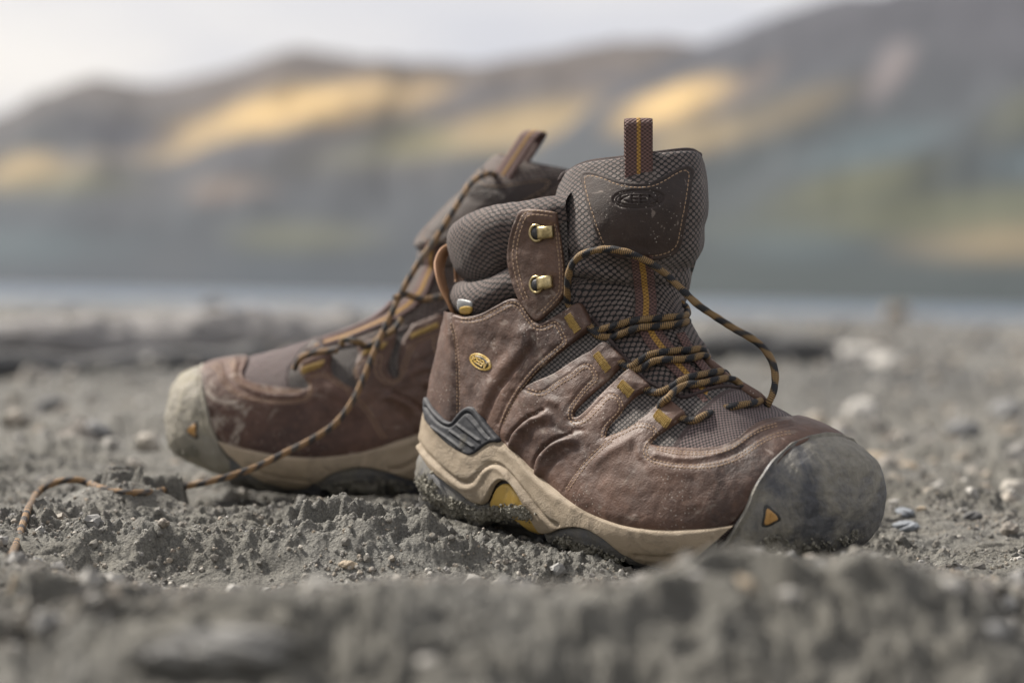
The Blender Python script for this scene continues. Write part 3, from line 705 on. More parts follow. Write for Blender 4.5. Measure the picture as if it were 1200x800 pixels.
# ------------------------------------------------------------------ surface of everything so far, for what sits on it
AV=np.vstack(ALLV); AF=[]
for f in ALLF: AF+= [f] if len(f)==3 else [f[:3],(f[0],)+tuple(f[2:])]
ALL=Surf(AV,AF)
def on(px,py,h=0):
    r_=ALL.hit(px,py)
    if r_ is None: return None
    return r_[0]+r_[1]*h, r_[1]
# stitches
SP={'heel':'heel','ank_l':'ankle','ank_r':'ankle','quarter':'quarter','vamp_seam':'vamp','vamp_loop':'vamp','rim':'vamp'}
def stitch_geo(path,gap,pitch=4.9,ln=3.6,w=.00042,hh=.00030,hit=on):
    V=[];F=[];UV=[]
    P=catmull(path,6); tg=np.gradient(P,axis=0); tg/=np.linalg.norm(tg,axis=1,keepdims=True); nn_=np.stack([-tg[:,1],tg[:,0]],1)
    for off in ([-gap/2,gap/2] if gap else [0]):
        Q=resample(P+nn_*off,pitch)
        for a,b in zip(Q[:-1],Q[1:]):
            j=RNG.uniform(-.25,.25,2); d=(b-a)/np.linalg.norm(b-a)
            ha=hit(*(a+j*[1,.5])); hb=hit(*(a+d*ln*RNG.uniform(.9,1.08)+j*[1,.5]))
            if ha is None or hb is None or np.linalg.norm(ha[0]-hb[0])>.005: continue
            A,B_=ha[0],hb[0]; n=(ha[1]+hb[1]); n/=np.linalg.norm(n); t_=B_-A; L_=np.linalg.norm(t_)
            if L_<1e-5: continue
            t_/=L_; s_=np.cross(n,t_); o=len(V)
            for k,(q,e) in enumerate(((-.03,.15),(.18,.85),(.5,1.),(.82,.85),(1.03,.15))):
                c=A+t_*(q*L_)
                for ang in (0,45,90,135,180):
                    x=math.cos(math.radians(ang)); y=math.sin(math.radians(ang)); V.append(c+s_*x*w*(.5+.5*e)+n*((y*e*1.5-.4)*hh)); UV.append((q*L_,x*w))
            F+=[tuple(o+i for i in f) for f in grid_faces(5,5)]
    return V,[f[::-1] for f in F],UV
tongue_on=lambda x,y: (lambda r_: None if r_ is None else (r_[0],r_[1]))(PATCH.hit(x,y))
# leather patch on the tongue with the pressed word
def kpath(word_boxes,top,bot,slant=0):
    out=[]
    for ch,(x0,x1) in word_boxes:
        m_=(top+bot)/2
        if ch=='K': out+=[[(x0,top),(x0,bot)],[(x1,top),(x0+.5,m_)],[(x0+.5,m_),(x1,bot)]]
        if ch=='E': out+=[[(x0,top),(x0,bot)],[(x0,top),(x1,top)],[(x0,m_),(x1,m_)],[(x0,bot),(x1,bot)]]
        if ch=='N': out+=[[(x0,bot),(x0,top)],[(x0,top),(x1,bot)],[(x1,bot),(x1,top)]]
    return out
an=np.linspace(0,2*np.pi,33)
oval=[(748.5+28.5*np.sign(np.cos(a))*abs(np.cos(a))**.8,234.3+9.6*np.sin(a)-1.0*np.cos(a)) for a in an]
oval2=[(748.5+25*np.sign(np.cos(a))*abs(np.cos(a))**.8,234.3+7.2*np.sin(a)-.9*np.cos(a)) for a in an]
letters=kpath([('K',(728,738)),('E',(741,747.5)),('E',(751,757.5)),('N',(761,769.5))],230.2,238.4)
patch=[(681.5,207),(684,202.5),(690,201),(702.5,204),(723.5,212),(738,214.8),(761,214.8),(771,210.5),(793.5,198),(804,194.6),(810,196.5),(812.3,201),(811,209),(807,237),(801.6,264.5),(797.5,285),(791,296.5),(776,302.5),(758,304),(735,303),(715,298.5),(708,293),(702,280),(692.7,255),(684.6,222)]
patchV=panel('leather_patch',patch,'dark_patch_leather',.0004,.0013,g=.92,r=2.2,puff=(0,9),surf=TONGUE,par='tongue',key='patch',
 feats=[('line',ST['patch'][0],-.0004,1.6),('line',oval,-.0008,1.1),('line',oval2,-.0007,.9)]+[('line',[l[0],((l[0][0]+l[1][0])/2,(l[0][1]+l[1][1])/2),l[1]],-.0008,.95) for l in letters]+[('line',[(735,240),(730,275),(738,295)],.0004,6)])
PF=PARTS[-1]; PATCH=Surf(PF['V'],[f[:3] for f in PF['F']]+[(f[0],f[2],f[3]) for f in PF['F'] if len(f)==4])
# webbing strips running down the tongue
def strap_on(name,path,w_px,mt,h,th,par,surf_hit=on,stripe=None,n=4):
    P=catmull(path,n); tg=np.gradient(P,axis=0); tg/=np.linalg.norm(tg,axis=1,keepdims=True); nv=np.stack([-tg[:,1],tg[:,0]],1)
    c=[];wv=[];nm=[]
    for p,v in zip(P,nv):
        a=surf_hit(*p); b=surf_hit(*(p+v*w_px*.35)); e=surf_hit(*(p-v*w_px*.35))
        if a is None or b is None or e is None or np.linalg.norm(b[0]-e[0])>.02: continue
        c.append((a[0]+b[0]+e[0])/3+a[1]*h); wv.append(b[0]-e[0]); nm.append(a[1])
    c=np.array(c); c[1:-1]=(c[:-2]+2*c[1:-1]+c[2:])/4; wv=np.array(wv); hw=w_px/2/2170
    V,F,uv=ribbon(c,wv,hw,th); part(name,V,F,mt,uv,par)
    if stripe:
        T_=np.gradient(c,axis=0); N=np.cross(T_,wv); N/=np.linalg.norm(N,axis=1,keepdims=True); 
        if N[len(N)//2]@nm[len(N)//2]<0: N=-N
        V,F,uv=ribbon(c+N*th*.45,wv,stripe,th*.5); part('stripe',V,F,'webbing_yellow',uv,par)
tsurf=lambda x,y:(lambda r_: None if r_ is None else (r_[0],r_[1]))(TONGUE.hit(x,y))
strap_on('webbing',[(752,298),(753,315),(755,335),(757,355),(757,375),(764,392),(772,404),(783,417),(795,430),(808,444),(821,456),(834,470),(846,484)],25,'webbing_brown',.0012,.0012,'tongue',tsurf,.0016)
strap_on('webbing',[(796,392),(803,405),(812,418),(823,432),(835,446),(846,458),(860,474)],13,'webbing_brown',.0016,.0012,'tongue',tsurf)
# pull loop at the top of the tongue
def loopstrap(base_px,top_px,wpx,dep,back,mt,stripe,par='tongue',name='pull_loop',lean=0.):
    a=wpt(*base_px,dep[0]); b=wpt(*top_px,dep[1]); bk=back
    up=(b-a)/np.linalg.norm(b-a); vd=w2l(CP+FW*1.0)-w2l(CP); vd=vd-up*(vd@up); vd/=np.linalg.norm(vd)
    r=bk/2; pts=[a+ (b-a)*q for q in np.linspace(0,1,12)[:-1]]; topc=b-up*r
    pts=[p for p in pts if (p-a)@up<(topc-a)@up]
    for ang in np.linspace(0,180,13): x=math.radians(ang); pts.append(topc+vd*(r-r*math.cos(x))+up*r*math.sin(x))
    for q in np.linspace(0,1,12)[1:]: pts.append(topc+vd*bk+(a-b)*q*.95+up*0)
    pts=np.array(pts); side=np.cross(up,vd); hw=wpx/2/2170
    sd=np.tile(side+vd*lean,(len(pts),1)); V,F,uv=ribbon(pts,sd,hw,.0014); part(name,V,F,mt,uv,par,key=name)
    if stripe: V,F,uv=ribbon(pts+0,sd,.0013,.0019); part('stripe',V,F,'webbing_yellow',uv,name)
r_=TONGUE.hit(749,212); 
loopstrap((748.5,216),(748.5,139),33,(1.309,1.309),.0085,'webbing_brown',True,lean=.10)
# ------------------------------------------------------------------ stitches, bar tacks
for k in ('heel','ank_l','ank_r','quarter','vamp_seam','vamp_loop','rim','heel_stay'):
    V,F,UV=stitch_geo(*ST[k],pitch=5.2 if k.startswith('ank') else 4.4,ln=4.0 if k.startswith('ank') else 3.2)
    if V: part('stitching',V,F,'stitch_thread',UV,SP.get(k),kind='stuff')
V,F,UV=stitch_geo(ST['patch'][0],0,5.2,3.9,hit=tongue_on); part('stitching',V,F,'stitch_thread',UV,'patch',kind='stuff')
def bartack(a,b,w,par):
    a=np.array(a,float);b=np.array(b,float); d=(b-a)/np.linalg.norm(b-a); nv=np.array([-d[1],d[0]]); V=[];F=[];UV=[]
    for s in np.arange(0,np.linalg.norm(b-a),1.9):
        p=a+d*s; v,f,u_=stitch_geo([p-nv*w/2+d*.2,p+nv*w/2+d*.9],0,w,w*.98,.00042,.0007,hit=lambda x,y:on(x,y,.0002))
        o=len(V); V+=v; F+=[tuple(i+o for i in q) for q in f]; UV+=u_
    if V: part('bartack',V,F,'bartack_thread',UV,par)
bartack((666,368.5),(678,387),6.5,'heel'); bartack((699.5,413.5),(714,432.5),6.5,'quarter'); bartack((728,447.5),(741,460),8,'quarter'); bartack((769.5,482),(784,494.5),8.5,'vamp')
# ------------------------------------------------------------------ badge on the heel panel, mark on the toe cap, tag
def rot(pts,c,a):
    a=math.radians(a); return [(c[0]+x*math.cos(a)-y*math.sin(a),c[1]+x*math.sin(a)+y*math.cos(a)) for x,y in pts]
el=lambda rx,ry,n=26:[(rx*math.cos(t),ry*math.sin(t)) for t in np.linspace(0,2*np.pi,n,endpoint=False)]
bc=(563.5,424)
panel('badge',rot(el(13.8,8.6),bc,31),'badge_yellow',.0001,.0007,g=.8,r=1.6,surf=ALL,par='heel',key='badge',all_=False,feats=[('line',rot(el(11.6,6.6,20)+el(11.6,6.6,20)[:1],bc,31),-.0005,.7)])
panel('badge_face',rot(el(10.8,5.9),bc,31),'badge_dark',.0006,.0003,g=.9,r=.5,surf=ALL,par='badge',all_=False)
def strokes(name,segs,w,mt,par,surf,h0,t):
    V=[];F=[];UV=[]
    for a,b in segs:
        a=np.array(a,float);b=np.array(b,float); d=(b-a)/np.linalg.norm(b-a); nv=np.array([-d[1],d[0]])*w/2; n=5
        rows=[]
        for q in np.linspace(-w*.35/np.linalg.norm(b-a),1+w*.35/np.linalg.norm(b-a),n):
            p=a+(b-a)*q; rr_=[surf.hit(*(p+nv)),surf.hit(*p),surf.hit(*(p-nv))]; rows.append([x[0]+x[1]*hh for x,hh in zip([rr_[0],rr_[0],rr_[1],rr_[2],rr_[2]],(h0-.0005,h0+t*.8,h0+t,h0+t*.8,h0-.0005))])
        o=len(V)
        for r5 in rows: V+=r5
        UV+=[(0,0)]*len(rows)*5; f=grid_faces(n,5)
        F+=[tuple(i+o for i in q) for q in f]+[(o+0,o+1,o+2),(o+0,o+2,o+3),(o,o+3,o+4)]
    x=V[F[1][0]]; nn2=np.cross(V[F[1][1]]-x,V[F[1][2]]-x)
    if nn2@(CPL-x)<0: F=[f[::-1] for f in F]
    part(name,V,F,mt,UV,par)
lt=kpath([('K',(-8.4,-4.6)),('E',(-3.4,-.6)),('E',(.9,3.5)),('N',(4.8,8.4))],-2.9,2.9)
strokes('lettering',[rot(s,bc,31) for s in lt],1.35,'badge_yellow','badge',ALL,.0009,.0005)
tri=[(903.5+(x-903.5)*.84,605+(y-605)*.84) for x,y in [(898,595),(896,605),(894.5,615),(898,616),(907,612),(913,609),(912,604.5),(905,598),(900,594)]]
panel('toe_mark_frame',[(903.5+(x-903.5)*.82,605+(y-605)*.82) for x,y in [(894,589),(892,605),(890,619),(899,620),(910,615),(918,609.5),(916,603),(907,595),(899,588)]],'badge_dark',-.0002,.0005,g=.9,r=1.6,surf=ALL,par='toecap',key='tmark',all_=False,feats=[])
panel('toe_mark',tri,'orange_mark',.0002,.0010,g=.9,r=1.4,surf=ALL,par='tmark',all_=False,feats=[('line',[(902,597),(903,604),(902,612)],-.0006,1.1)])
panel('size_tag',[(537,352),(538,350.5),(549,352),(553,354),(553,363),(551,366),(541,365),(537,362)],'tag_grey',.0003,.0006,g=1.,r=1.2,surf=ALL,key='tag',all_=False)
panel('tag_stripe',[(540,360),(553,358.5),(553.5,364),(551,366.5),(541,366)],'badge_yellow',.0008,.0004,g=1.,r=1.,surf=ALL,par='tag',all_=False)
# heel pull loop: narrow leather strap seen nearly edge on
hp=[wpt(*p) for p in ((534,366,1.402),(528,354,1.400),(521,340,1.402),(516.5,325,1.406),(515.5,312,1.412),(519,301,1.418),(526,295,1.424),(532,298,1.428),(536,310,1.43),(538,330,1.43))]
hp=catmull(hp,6); wd=np.tile((w2l(CP+RT*.35+FW)-w2l(CP)),(len(hp),1)); V,F,uv=ribbon(hp,wd,.0062,.0022); part('heel_loop',V,F,'pull_leather',uv)
# ------------------------------------------------------------------ hooks
def frame(px,py,ax=(8,0)):
    a=on(px,py); b=on(px+ax[0],py+ax[1]); P,N=a; T_=b[0]-P; T_-=N*(T_@N); T_/=np.linalg.norm(T_); return P,N,T_,np.cross(N,T_)
def hook(px,py,key,tilt):
    N0=np.mean([on(px+i*4,py+j*4)[1] for i in (-1,0,1) for j in (-1,0,1)],0); N0/=np.linalg.norm(N0)
    P,_,T_,_b=frame(px,py,(8,tilt)); N=N0; T_-=N*(T_@N); T_/=np.linalg.norm(T_); B_=np.cross(N,T_)
    def loc(a,b,c): return P+T_*a*1e-3+B_*b*1e-3+N*c*1e-3
    ring=[];
    for k in range(33):
        a=2*math.pi*k/32; x,y=4.0*math.cos(a),4.4*math.sin(a); ring.append(loc(x,y,.9+.0*x))
    V,F,uv=sweep(ring,.00085,10,caps=False); part('lace_hook',V,F,'brass',uv,key=key)
    V=[];F=[];n=20
    prof=[(3.7,.2),(3.6,.9),(3.3,1.25),(2.6,1.75),(1.4,2.1),(.4,2.2)]
    for r_,z in prof:
        for k in range(n): a=2*math.pi*k/n; V.append(loc(r_*math.cos(a),r_*math.sin(a),z))
    F=grid_faces(len(prof),n,closej=True); V.append(loc(0,0,2.22)); o=(len(prof)-1)*n; F+=[(o+k,o+(k+1)%n,len(V)-1) for k in range(n)]
    f=F[30]
    if np.cross(V[f[1]]-V[f[0]],V[f[2]]-V[f[0]])@N<0: F=[q[::-1] for q in F]
    part('rivet',V,F,'gunmetal',[(0,0)]*len(V),key)
    path=[loc(*p) for p in ((1.0,0,1.3),(2.2,0,2.4),(3.6,0,3.3),(5.6,0,3.9),(7.6,0,4.0),(9.4,0,3.5),(10.6,0,2.5),(10.8,0,1.4),(10.0,0,.7),(8.2,0,.5),(5,0,.5))]
    path=catmull(path,4); V,F,uv=ribbon(path,np.tile(B_,(len(path),1)),.0034,.0011); part('hook_plate',V,F,'brass',uv,key)
hook(629.5,273,'h1',-.6); hook(629.5,333.5,'h2',-1.6)
# dried mud crumbs clinging to the sole
def ico():
    t=(1+5**.5)/2; V=np.array([(-1,t,0),(1,t,0),(-1,-t,0),(1,-t,0),(0,-1,t),(0,1,t),(0,-1,-t),(0,1,-t),(t,0,-1),(t,0,1),(-t,0,-1),(-t,0,1)],float); V/=np.linalg.norm(V[0])
    F=[(0,11,5),(0,5,1),(0,1,7),(0,7,10),(0,10,11),(1,5,9),(5,11,4),(11,10,2),(10,7,6),(7,1,8),(3,9,4),(3,4,2),(3,2,6),(3,6,8),(3,8,9),(4,9,5),(2,4,11),(6,2,10),(8,6,7),(9,8,1)]
    return V,F
IV,IF=ico()
def crumbs(pts,sizes):
    V=[];F=[]
    for p,s in zip(pts,sizes):
        q=IV*RNG.uniform(.6,1.35,(12,1))*s*RNG.uniform(.7,1.2,3); o=len(V)*12; V.append(q+p); F+=[tuple(i+o for i in f) for f in IF]
    return np.vstack(V),F
pts=[];sz=[]
regs=[([(493,560),(505,578),(530,592),(560,600),(590,602),(612,600)],8,1500),([(575,598),(590,597),(605,596),(620,606)],5,500),([(655,634),(680,645),(700,650),(725,660)],7,1300),([(600,600),(560,606),(520,598)],5,300),([(900,632),(930,640),(975,638),(1010,625)],8,260)]
for path,spread,n in regs:
    P=catmull(path,10)
    for _ in range(n):
        p=P[RNG.integers(len(P))]+RNG.normal(0,spread/2,2)*[1.2,1]
        h_=on(*p)
        if h_ is None: continue
        pts.append(h_[0]+h_[1]*RNG.uniform(-.0004,.0010)); sz.append(RNG.gamma(1.6,.00028)+.00018)
V,F=crumbs(pts,np.minimum(sz,.0015)); part('dried_mud',V,F,'mud',[(0,0)]*len(V),'outsole',kind='stuff',smooth=False)
# ------------------------------------------------------------------ right boot: empty at its base, parts below it
def root(name,o,X,Y,Z):
    e=bpy.data.objects.new(name,None); e.empty_display_size=.05; C.objects.link(e); m_=Matrix.Identity(4)
    for i in range(3): m_[i][0]=X[i];m_[i][1]=Y[i];m_[i][2]=Z[i];m_[i][3]=o[i]
    e.matrix_world=m_; return e
RB=root('hiking_boot',HEEL,BX,BY,BZ)
tag(RB,'dusty brown leather hiking boot with tall tongue standing upright in sharp focus','boot','pair of hiking boots')
def emit(rt,fn=None,flip=False):
    K={}
    for p in PARTS:
        if fn is not None and not p['left']: continue
        V=p['V'] if fn is None else fn(p['V']); F=[tuple(f)[::-1] for f in p['F']] if flip else p['F']
        par=K.get(p['par'],rt)
        o=mesh_obj(p['name'],V,F,p['mat'] if fn is None else {'toe_rubber':'toe_rubber_pale','dusty_leather':'caked_leather','textile_mesh':'textile_brown','collar_mesh':'textile_brown'}.get(p['mat'],p['mat']),None,p['uv'],p['smooth'])
        o.matrix_world=rt.matrix_world; o.parent=par; o.matrix_parent_inverse=Matrix.Identity(4)
        o.matrix_basis=Matrix.Identity(4)
        if p['key'] and p['key'] not in K: K[p['key']]=o
        if p['kind']: o['kind']=p['kind']
        if p['label']: o['label']=p['label']
    return K
KR=emit(RB)
# ------------------------------------------------------------------ laces of the right boot (they stay with the boot as parts)
def lace(name,spec,rt,rad=.00198,mt='lace_gold_black',par=None,h=.0017,step=.0007,jitter=0.):
    pts=[]
    for s in spec:
        if len(s)==3 and s[2]>.5: pts.append(wpt(*s)); continue
        hh=s[2] if len(s)==3 else h
        r_=on(s[0],s[1],hh)
        if r_ is None: continue
        pts.append(r_[0])
    P=catmull(np.array(pts),10); P=resample(P,step)
    s_=np.arange(len(P))*step; rr_=rad*(1+.03*np.sin(s_*900)+.10*fbm(s_*120,s_*0+rad*1e3,3,3))
    V,F,uv=sweep(P,rr_,16); o=mesh_obj(name,V,F,mt,rt,uv); return o
lace('lace',[(673,366,-.004),(667,356,.0008),(665,340,1.322),(666,324,1.317),(671,309,1.312),(681,299,1.307),(695,294,1.303),(712,292,1.300),(730,294.5,1.2975),(748,301,1.297),(766,311,1.299),(782,323,1.303),(800,340,1.298),(818,357,1.296),(840,372,1.296),(862,386,1.297),(880,396,1.297),(895,408,1.296),(905,424,1.293),(908.5,442,1.290),(906,460,1.287),(901,471,1.286),(896,480,1.292),(884,478,1.318)],RB)
rows_=[
 [(684,378,-.002),(697,388,.0016),(712,385,.0028),(728,382,.0034),(745,379.5,.0042),(765,378,.0044),(785,377,.0042),(797,374,.003),(803,370,.0015),(803,360,.0005),(799,356,.0)],
 [(690,384,-.003),(703,394,.001),(718,396,.002),(735,391,.0032),(750,387,.0038),(768,386,.0036),(786,385,.0034),(798,381,.0028),(805,377,.0008)],
 [(718,420,-.003),(732,428,.0012),(741,431,.002),(752,424,.003),(764,418,.0036),(778,416,.0036),(793,415,.0034),(806,413,.0032),(818,412,.0026),(826,416,.0006)],
 [(726,424,-.003),(742,434,.001),(754,433,.0024),(768,427,.0034),(782,426,.0038),(796,426,.0038),(808,424,.0036),(820,420,.003),(828,419,.0006)],
 [(751,452,-.003),(764,460,.0014),(776,462,.0026),(788,457,.0036),(800,450,.0040),(816,446,.004),(832,443,.0036),(845,441,.003),(853,444,.0006)],
 [(768,478,-.003),(777,472,.0010),(784,469,.0022),(793,462,.0034),(804,457,.0038),(820,455,.004),(836,452,.004),(850,450,.0036),(862,452,.0026),(870,456,.0006)],
 [(793,486,-.003),(804,493,.0012),(815,494,.0014),(826,489,.0018),(834,482,-.0015)],
 [(848,474,-.003),(857,478,.0008),(868,476.5,.0014),(880,476,.0018),(890,473,.002),(896,466,.0014),(897,459,-.002)],
]
for k,r0_ in enumerate(rows_): lace('lace',r0_,RB)
# rolled leather lace loops of the inner side, standing up along the silhouette
def roll(a,b,da,db,r,rt):
    A=wpt(*a,da);B_=wpt(*b,db); P=A+(B_-A)*np.linspace(0,1,24)[:,None]; q=np.abs(np.linspace(-1,1,24)); V,F,uv=sweep(P,r*(1-.25*q**8),18)
    c=(A+B_)/2; dn=np.array([0,1.,-.9]); dn/=np.linalg.norm(dn); s=(V-c)@dn; V=V+dn*np.clip(s,0,1)[:,None]*2.2; mesh_obj('lace_loop',V,F,'loop_leather',rt,uv)
roll((800,389),(823,414),1.322,1.312,.0029,RB); roll((822,419),(853,443),1.312,1.300,.0029,RB); roll((864,450),(896,469),1.298,1.288,.0028,RB)
# ------------------------------------------------------------------ left boot: the same pattern mirrored, shaft leaning back
LY=math.radians(187.0); LH=np.array([0.058,1.622,.004])
LX=np.array([math.cos(LY),math.sin(LY),0]); LZ=np.array([0,0,1.]); 
LYv=np.cross(LZ,LX)
LP=math.radians(0); LX,LZ=LX*math.cos(LP)+LZ*math.sin(LP), LZ*math.cos(LP)-LX*math.sin(LP)
def bendL(V):
    V=V.copy(); z=V[:,2]; f=sstep(.12,.22,V[:,0])*0
    V[:,0]-= .037*sstep(.070,.118,z)+.13*np.clip(z-.115,0,1)+.85*np.clip(z-.160,0,.036)+.40*np.clip(z-.2,0,1)
    V[:,1]=-V[:,1]
    return V
LB=root('hiking_boot',LH,LX,LYv,LZ)
tag(LB,'blurred brown hiking boot behind, toe pointing left, its lace trailing to the ground','boot','pair of hiking boots')
emit(LB,bendL,True)
def wl2left(w): 
    R=np.stack([LX,LYv,LZ]); return (w-LH)@R.T
def wp(px,py,dep):
    d=ray(px,py); return CP+d*(dep/(d@FW))
def lace_world(pts,rt,rad=.0019,mt='lace_dusty',step=.001):
    P=catmull(np.array(pts),10); P=resample(P,step); P=wl2left(P); V,F,uv=sweep(P,rad,12); return mesh_obj('lace',V,F,mt,rt,uv)
# ------------------------------------------------------------------ ground
def gp(px,py,z=0.0):
    d=ray(px,py); t=(z-CAMH)/d[2]; p=CP+d*t; return p[0],p[1]
FEATS=[]   # x,y,amp,rx,ry,rot
def gf(px,py,z,rx,ry,rot=0,amp=None):
    x,y=gp(px,py,z if amp is None else 0); FEATS.append((x,y,z if amp is None else amp,rx,ry,rot))
gf(925,655,.020,.085,.040)          # near mound hiding the toe tip
gf(900,720,.022,.11,.06);gf(1050,700,.012,.06,.04)
gf(560,735,.020,.13,.05)            # low rise left of it
gf(700,715,.016,.08,.045)
gf(440,602,.017,.040,.030,.3)       # focus-plane heap
gf(395,610,.010,.030,.022)
gf(500,612,.009,.018,.016)
gf(30,585,.026,.050,.050)           # left heap with the lace end
gf(140,560,.018,.035,.02)
gf(200,690,0,.085,.060,0,-.020)      # hollow
gf(180,640,0,.060,.050,0,-.012)
gf(90,700,.008,.06,.02)
gf(250,775,.012,.05,.03)
gf(1120,640,.004,.06,.03);gf(340,580,0,.15,.09,0,-.013);gf(700,660,0,.07,.035,0,-.010)
CL=[(150,562,.024,.036,.018),(25,600,.026,.050,.030),(135,690,.016,.045,.018),(230,738,.014,.05,.018),(430,606,.015,.042,.018),(492,604,.010,.013,.012),(395,640,.008,.022,.010),(60,745,.011,.05,.02),(350,748,.010,.04,.018),(560,705,.011,.06,.02),(690,700,.013,.05,.018),(840,668,.012,.045,.018),(985,664,.014,.05,.020),(1110,715,.012,.06,.02),(900,735,.014,.06,.022),(1130,648,.007,.035,.012),(640,765,.012,.05,.02),(790,770,.012,.05,.02),(1040,770,.014,.06,.02),(480,770,.010,.04,.016),(1120,590,.006,.03,.012),(80,520,.012,.04,.02),(1100,520,.012,.05,.02),(200,640,.008,.02,.012),(300,690,.008,.03,.012),(460,665,.006,.025,.01),(1180,700,.010,.03,.015)]
CLODS=[gp(px,py,a*.6)+(a,rx,ry) for px,py,a,rx,ry in CL]
ENV=np.array([(-900,650),(0,650),(120,690),(300,700),(420,690),(520,690),(600,694),(650,696),(745,692),(785,676),(830,655),(880,650),(950,657),(1000,648),(1040,652),(1080,668),(1150,684),(1200,690),(2200,690)])
def lim(z,x,y):
    "the near mounds stay below the sole line they leave visible"
    P=np.stack([x,y,z],-1)-CP; w=P@FW; px=600+F_PX*(P@RT)/np.maximum(w,.05); py=np.interp(px,ENV[:,0],ENV[:,1])
    zm=CAMH-(py-(346+.0208*(px-600)))/F_PX*w
    zm=zm+.0042*fbm(x*24,y*24,3,77); D=w; k=1-sstep(1.235,1.285,D); o=np.clip(z-zm,0,1); return np.where(z>zm,z-(o-.0016*(1-np.exp(-o/.0016)))*k,z)
def ground_h(x,y,fine=True):
    D=np.hypot(x,y)
    z=-.0015+0*x
    # boots' standing places
    hx,hy=HEEL[0],HEEL[1]; lx=(x-hx)*BX[0]+(y-hy)*BX[1]; ly=(x-hx)*BY[0]+(y-hy)*BY[1]
    z=z-.017*sstep(.03,.22,lx)*np.exp(-(ly/.16)**2)*np.exp(-(np.clip(lx-.22,0,9)/.12)**2)
    for fx,fy,a,rx,ry,ro in FEATS:
        dx,dy=x-fx,y-fy; c,s=math.cos(ro),math.sin(ro); ax=(dx*c+dy*s)/rx; ay=(-dx*s+dy*c)/ry
        r2=ax*ax+ay*ay; z=z+a*np.exp(-r2)
    wx=.016*fbm(x*38,y*38,3,611,.6); wy=.012*fbm(x*38+9,y*38,3,612,.6)
    for cx_,cy_,a,rx,ry in CLODS:
        r=np.sqrt(((x-cx_+wx)/rx)**2+((y-cy_+wy)/ry)**2); z=z+a*(.75*(1-sstep(.72,1.12,r))+.25*np.exp(-r*r*.7))
    z=z+.006*fbm(x*7,y*7,3,41)*sstep(.5,.8,D)+.0050*fbm(x*17,y*15,3,43)*(1-sstep(1.1,1.3,D))
    far=sstep(2.0,5.0,D)
    z=z+far*.050*fbm(x*.9+2,y*.7,4,55)+sstep(1.7,3,D)*.010*fbm(x*4,y*3,3,56)-.07*sstep(17,30,D)
    if fine:
        foot=np.exp(-(((lx-.13)/.15)**4+(ly/.055)**4)); 
        L2x=(x-LH[0])*LX[0]+(y-LH[1])*LX[1]; L2y=(x-LH[0])*LYv[0]+(y-LH[1])*LYv[1]; foot=np.maximum(foot,np.exp(-(((L2x-.13)/.16)**4+(L2y/.055)**4)))
        w1=perlin(x*9,y*9,71)*.5+.5; am=(1-.75*foot)
        w2=sstep(-.25,.25,perlin(x*6.5+3,y*8,72)); am=am*(.30+.70*w2); r1=fbm(x*26,y*30,4,81,.55,ridge=True); z=z+.0062*(r1-.4)*am
        cl=fbm(x*60+.6*perlin(x*40,y*40,5),y*70,4,91,.6); z=z+.0034*np.sign(cl)*np.abs(cl)**.7*(.35+.9*w1)*am
        # broken crust: terraces with sharp little scarps
        q=fbm(x*11+perlin(x*30,y*30,2)*.3,y*15,4,61,.55)*1.8; st=np.floor(q); fr_=q-st; z=z+.0062*(st+sstep(.70,.92,fr_)-q)*(1-.75*foot)*(.35+.8*w1)
        z=lim(z,x,y)
        z=z+(.0011*fbm(x*240,y*260,2,101,.7)+.0006*np.abs(perlin(x*620,y*640,8)))*am*(.4+.8*w1)*np.exp(-(np.clip(D-1.8,0,9)))
    return z
def polar_sheet():
    r=np.r_[np.linspace(.03,.66,14)[:-1],np.linspace(.66,.9,130)[:-1],np.linspace(.9,1.22,250)[:-1],np.linspace(1.22,1.50,270)[:-1],np.linspace(1.50,1.85,150)[:-1],np.geomspace(1.85,4,110)[:-1],np.geomspace(4,40,75)]
    a0=math.radians(13.2); k=np.linspace(-a0,a0,860); side=np.geomspace(a0,math.pi,95)[1:]; side2=np.geomspace(a0,math.pi,95)[1:-1]
    a=np.r_[-side2[::-1],k,side]  # angle from +Y, clockwise to +X
    A,R=np.meshgrid(a,r); X=np.sin(A)*R; Y=np.cos(A)*R; Z=ground_h(X.ravel(),Y.ravel()).reshape(X.shape)
    n=len(a); V=np.stack([X,Y,Z],-1).reshape(-1,3); m_=len(r)
    i=np.arange(m_-1)[:,None]; j=np.arange(n)[None]; j2=(j+1)%n
    Q=np.stack(np.broadcast_arrays(i*n+j,i*n+j2,(i+1)*n+j2,(i+1)*n+j),-1).reshape(-1,4)[:,::-1]
    return V,Q,n
def fast_mesh(name,V,Q,mt,fan=None):
    me=bpy.data.meshes.new(name); k=Q.shape[1]; me.vertices.add(len(V)); me.vertices.foreach_set('co',V.astype(np.float32).ravel())
    me.loops.add(Q.size); me.loops.foreach_set('vertex_index',Q.astype(np.int32).ravel()); me.polygons.add(len(Q)); me.polygons.foreach_set('loop_start',np.arange(0,Q.size,k,dtype=np.int32))
    me.materials.append(MATS[mt]); me.update(calc_edges=True); me.validate(); me.polygons.foreach_set('use_smooth',[True]*len(me.polygons))
    o=bpy.data.objects.new(name,me); C.objects.link(o); return o
m_,t,b=mat('ground_mud'); v=coords(t)
n1=noise(t,v,9,6,.6); n2=noise(t,v,55,8,.7,.4); n3=noise(t,v,700,6,.75)
col=mixc(t,ramp(t,n1,[(.38,0),(.62,1)]),(.072,.080,.082),(.155,.146,.118))
n4=noise(t,v,13,6,.62,.5); col=mixc(t,ramp(t,n4,[(.42,.78),(.56,0)]),col,(.052,.046,.032)); col=mixc(t,ramp(t,n2,[(.38,0),(.64,1)]),mixc(t,.55,col,(.050,.049,.043)),mixc(t,.40,col,(.33,.32,.28)))
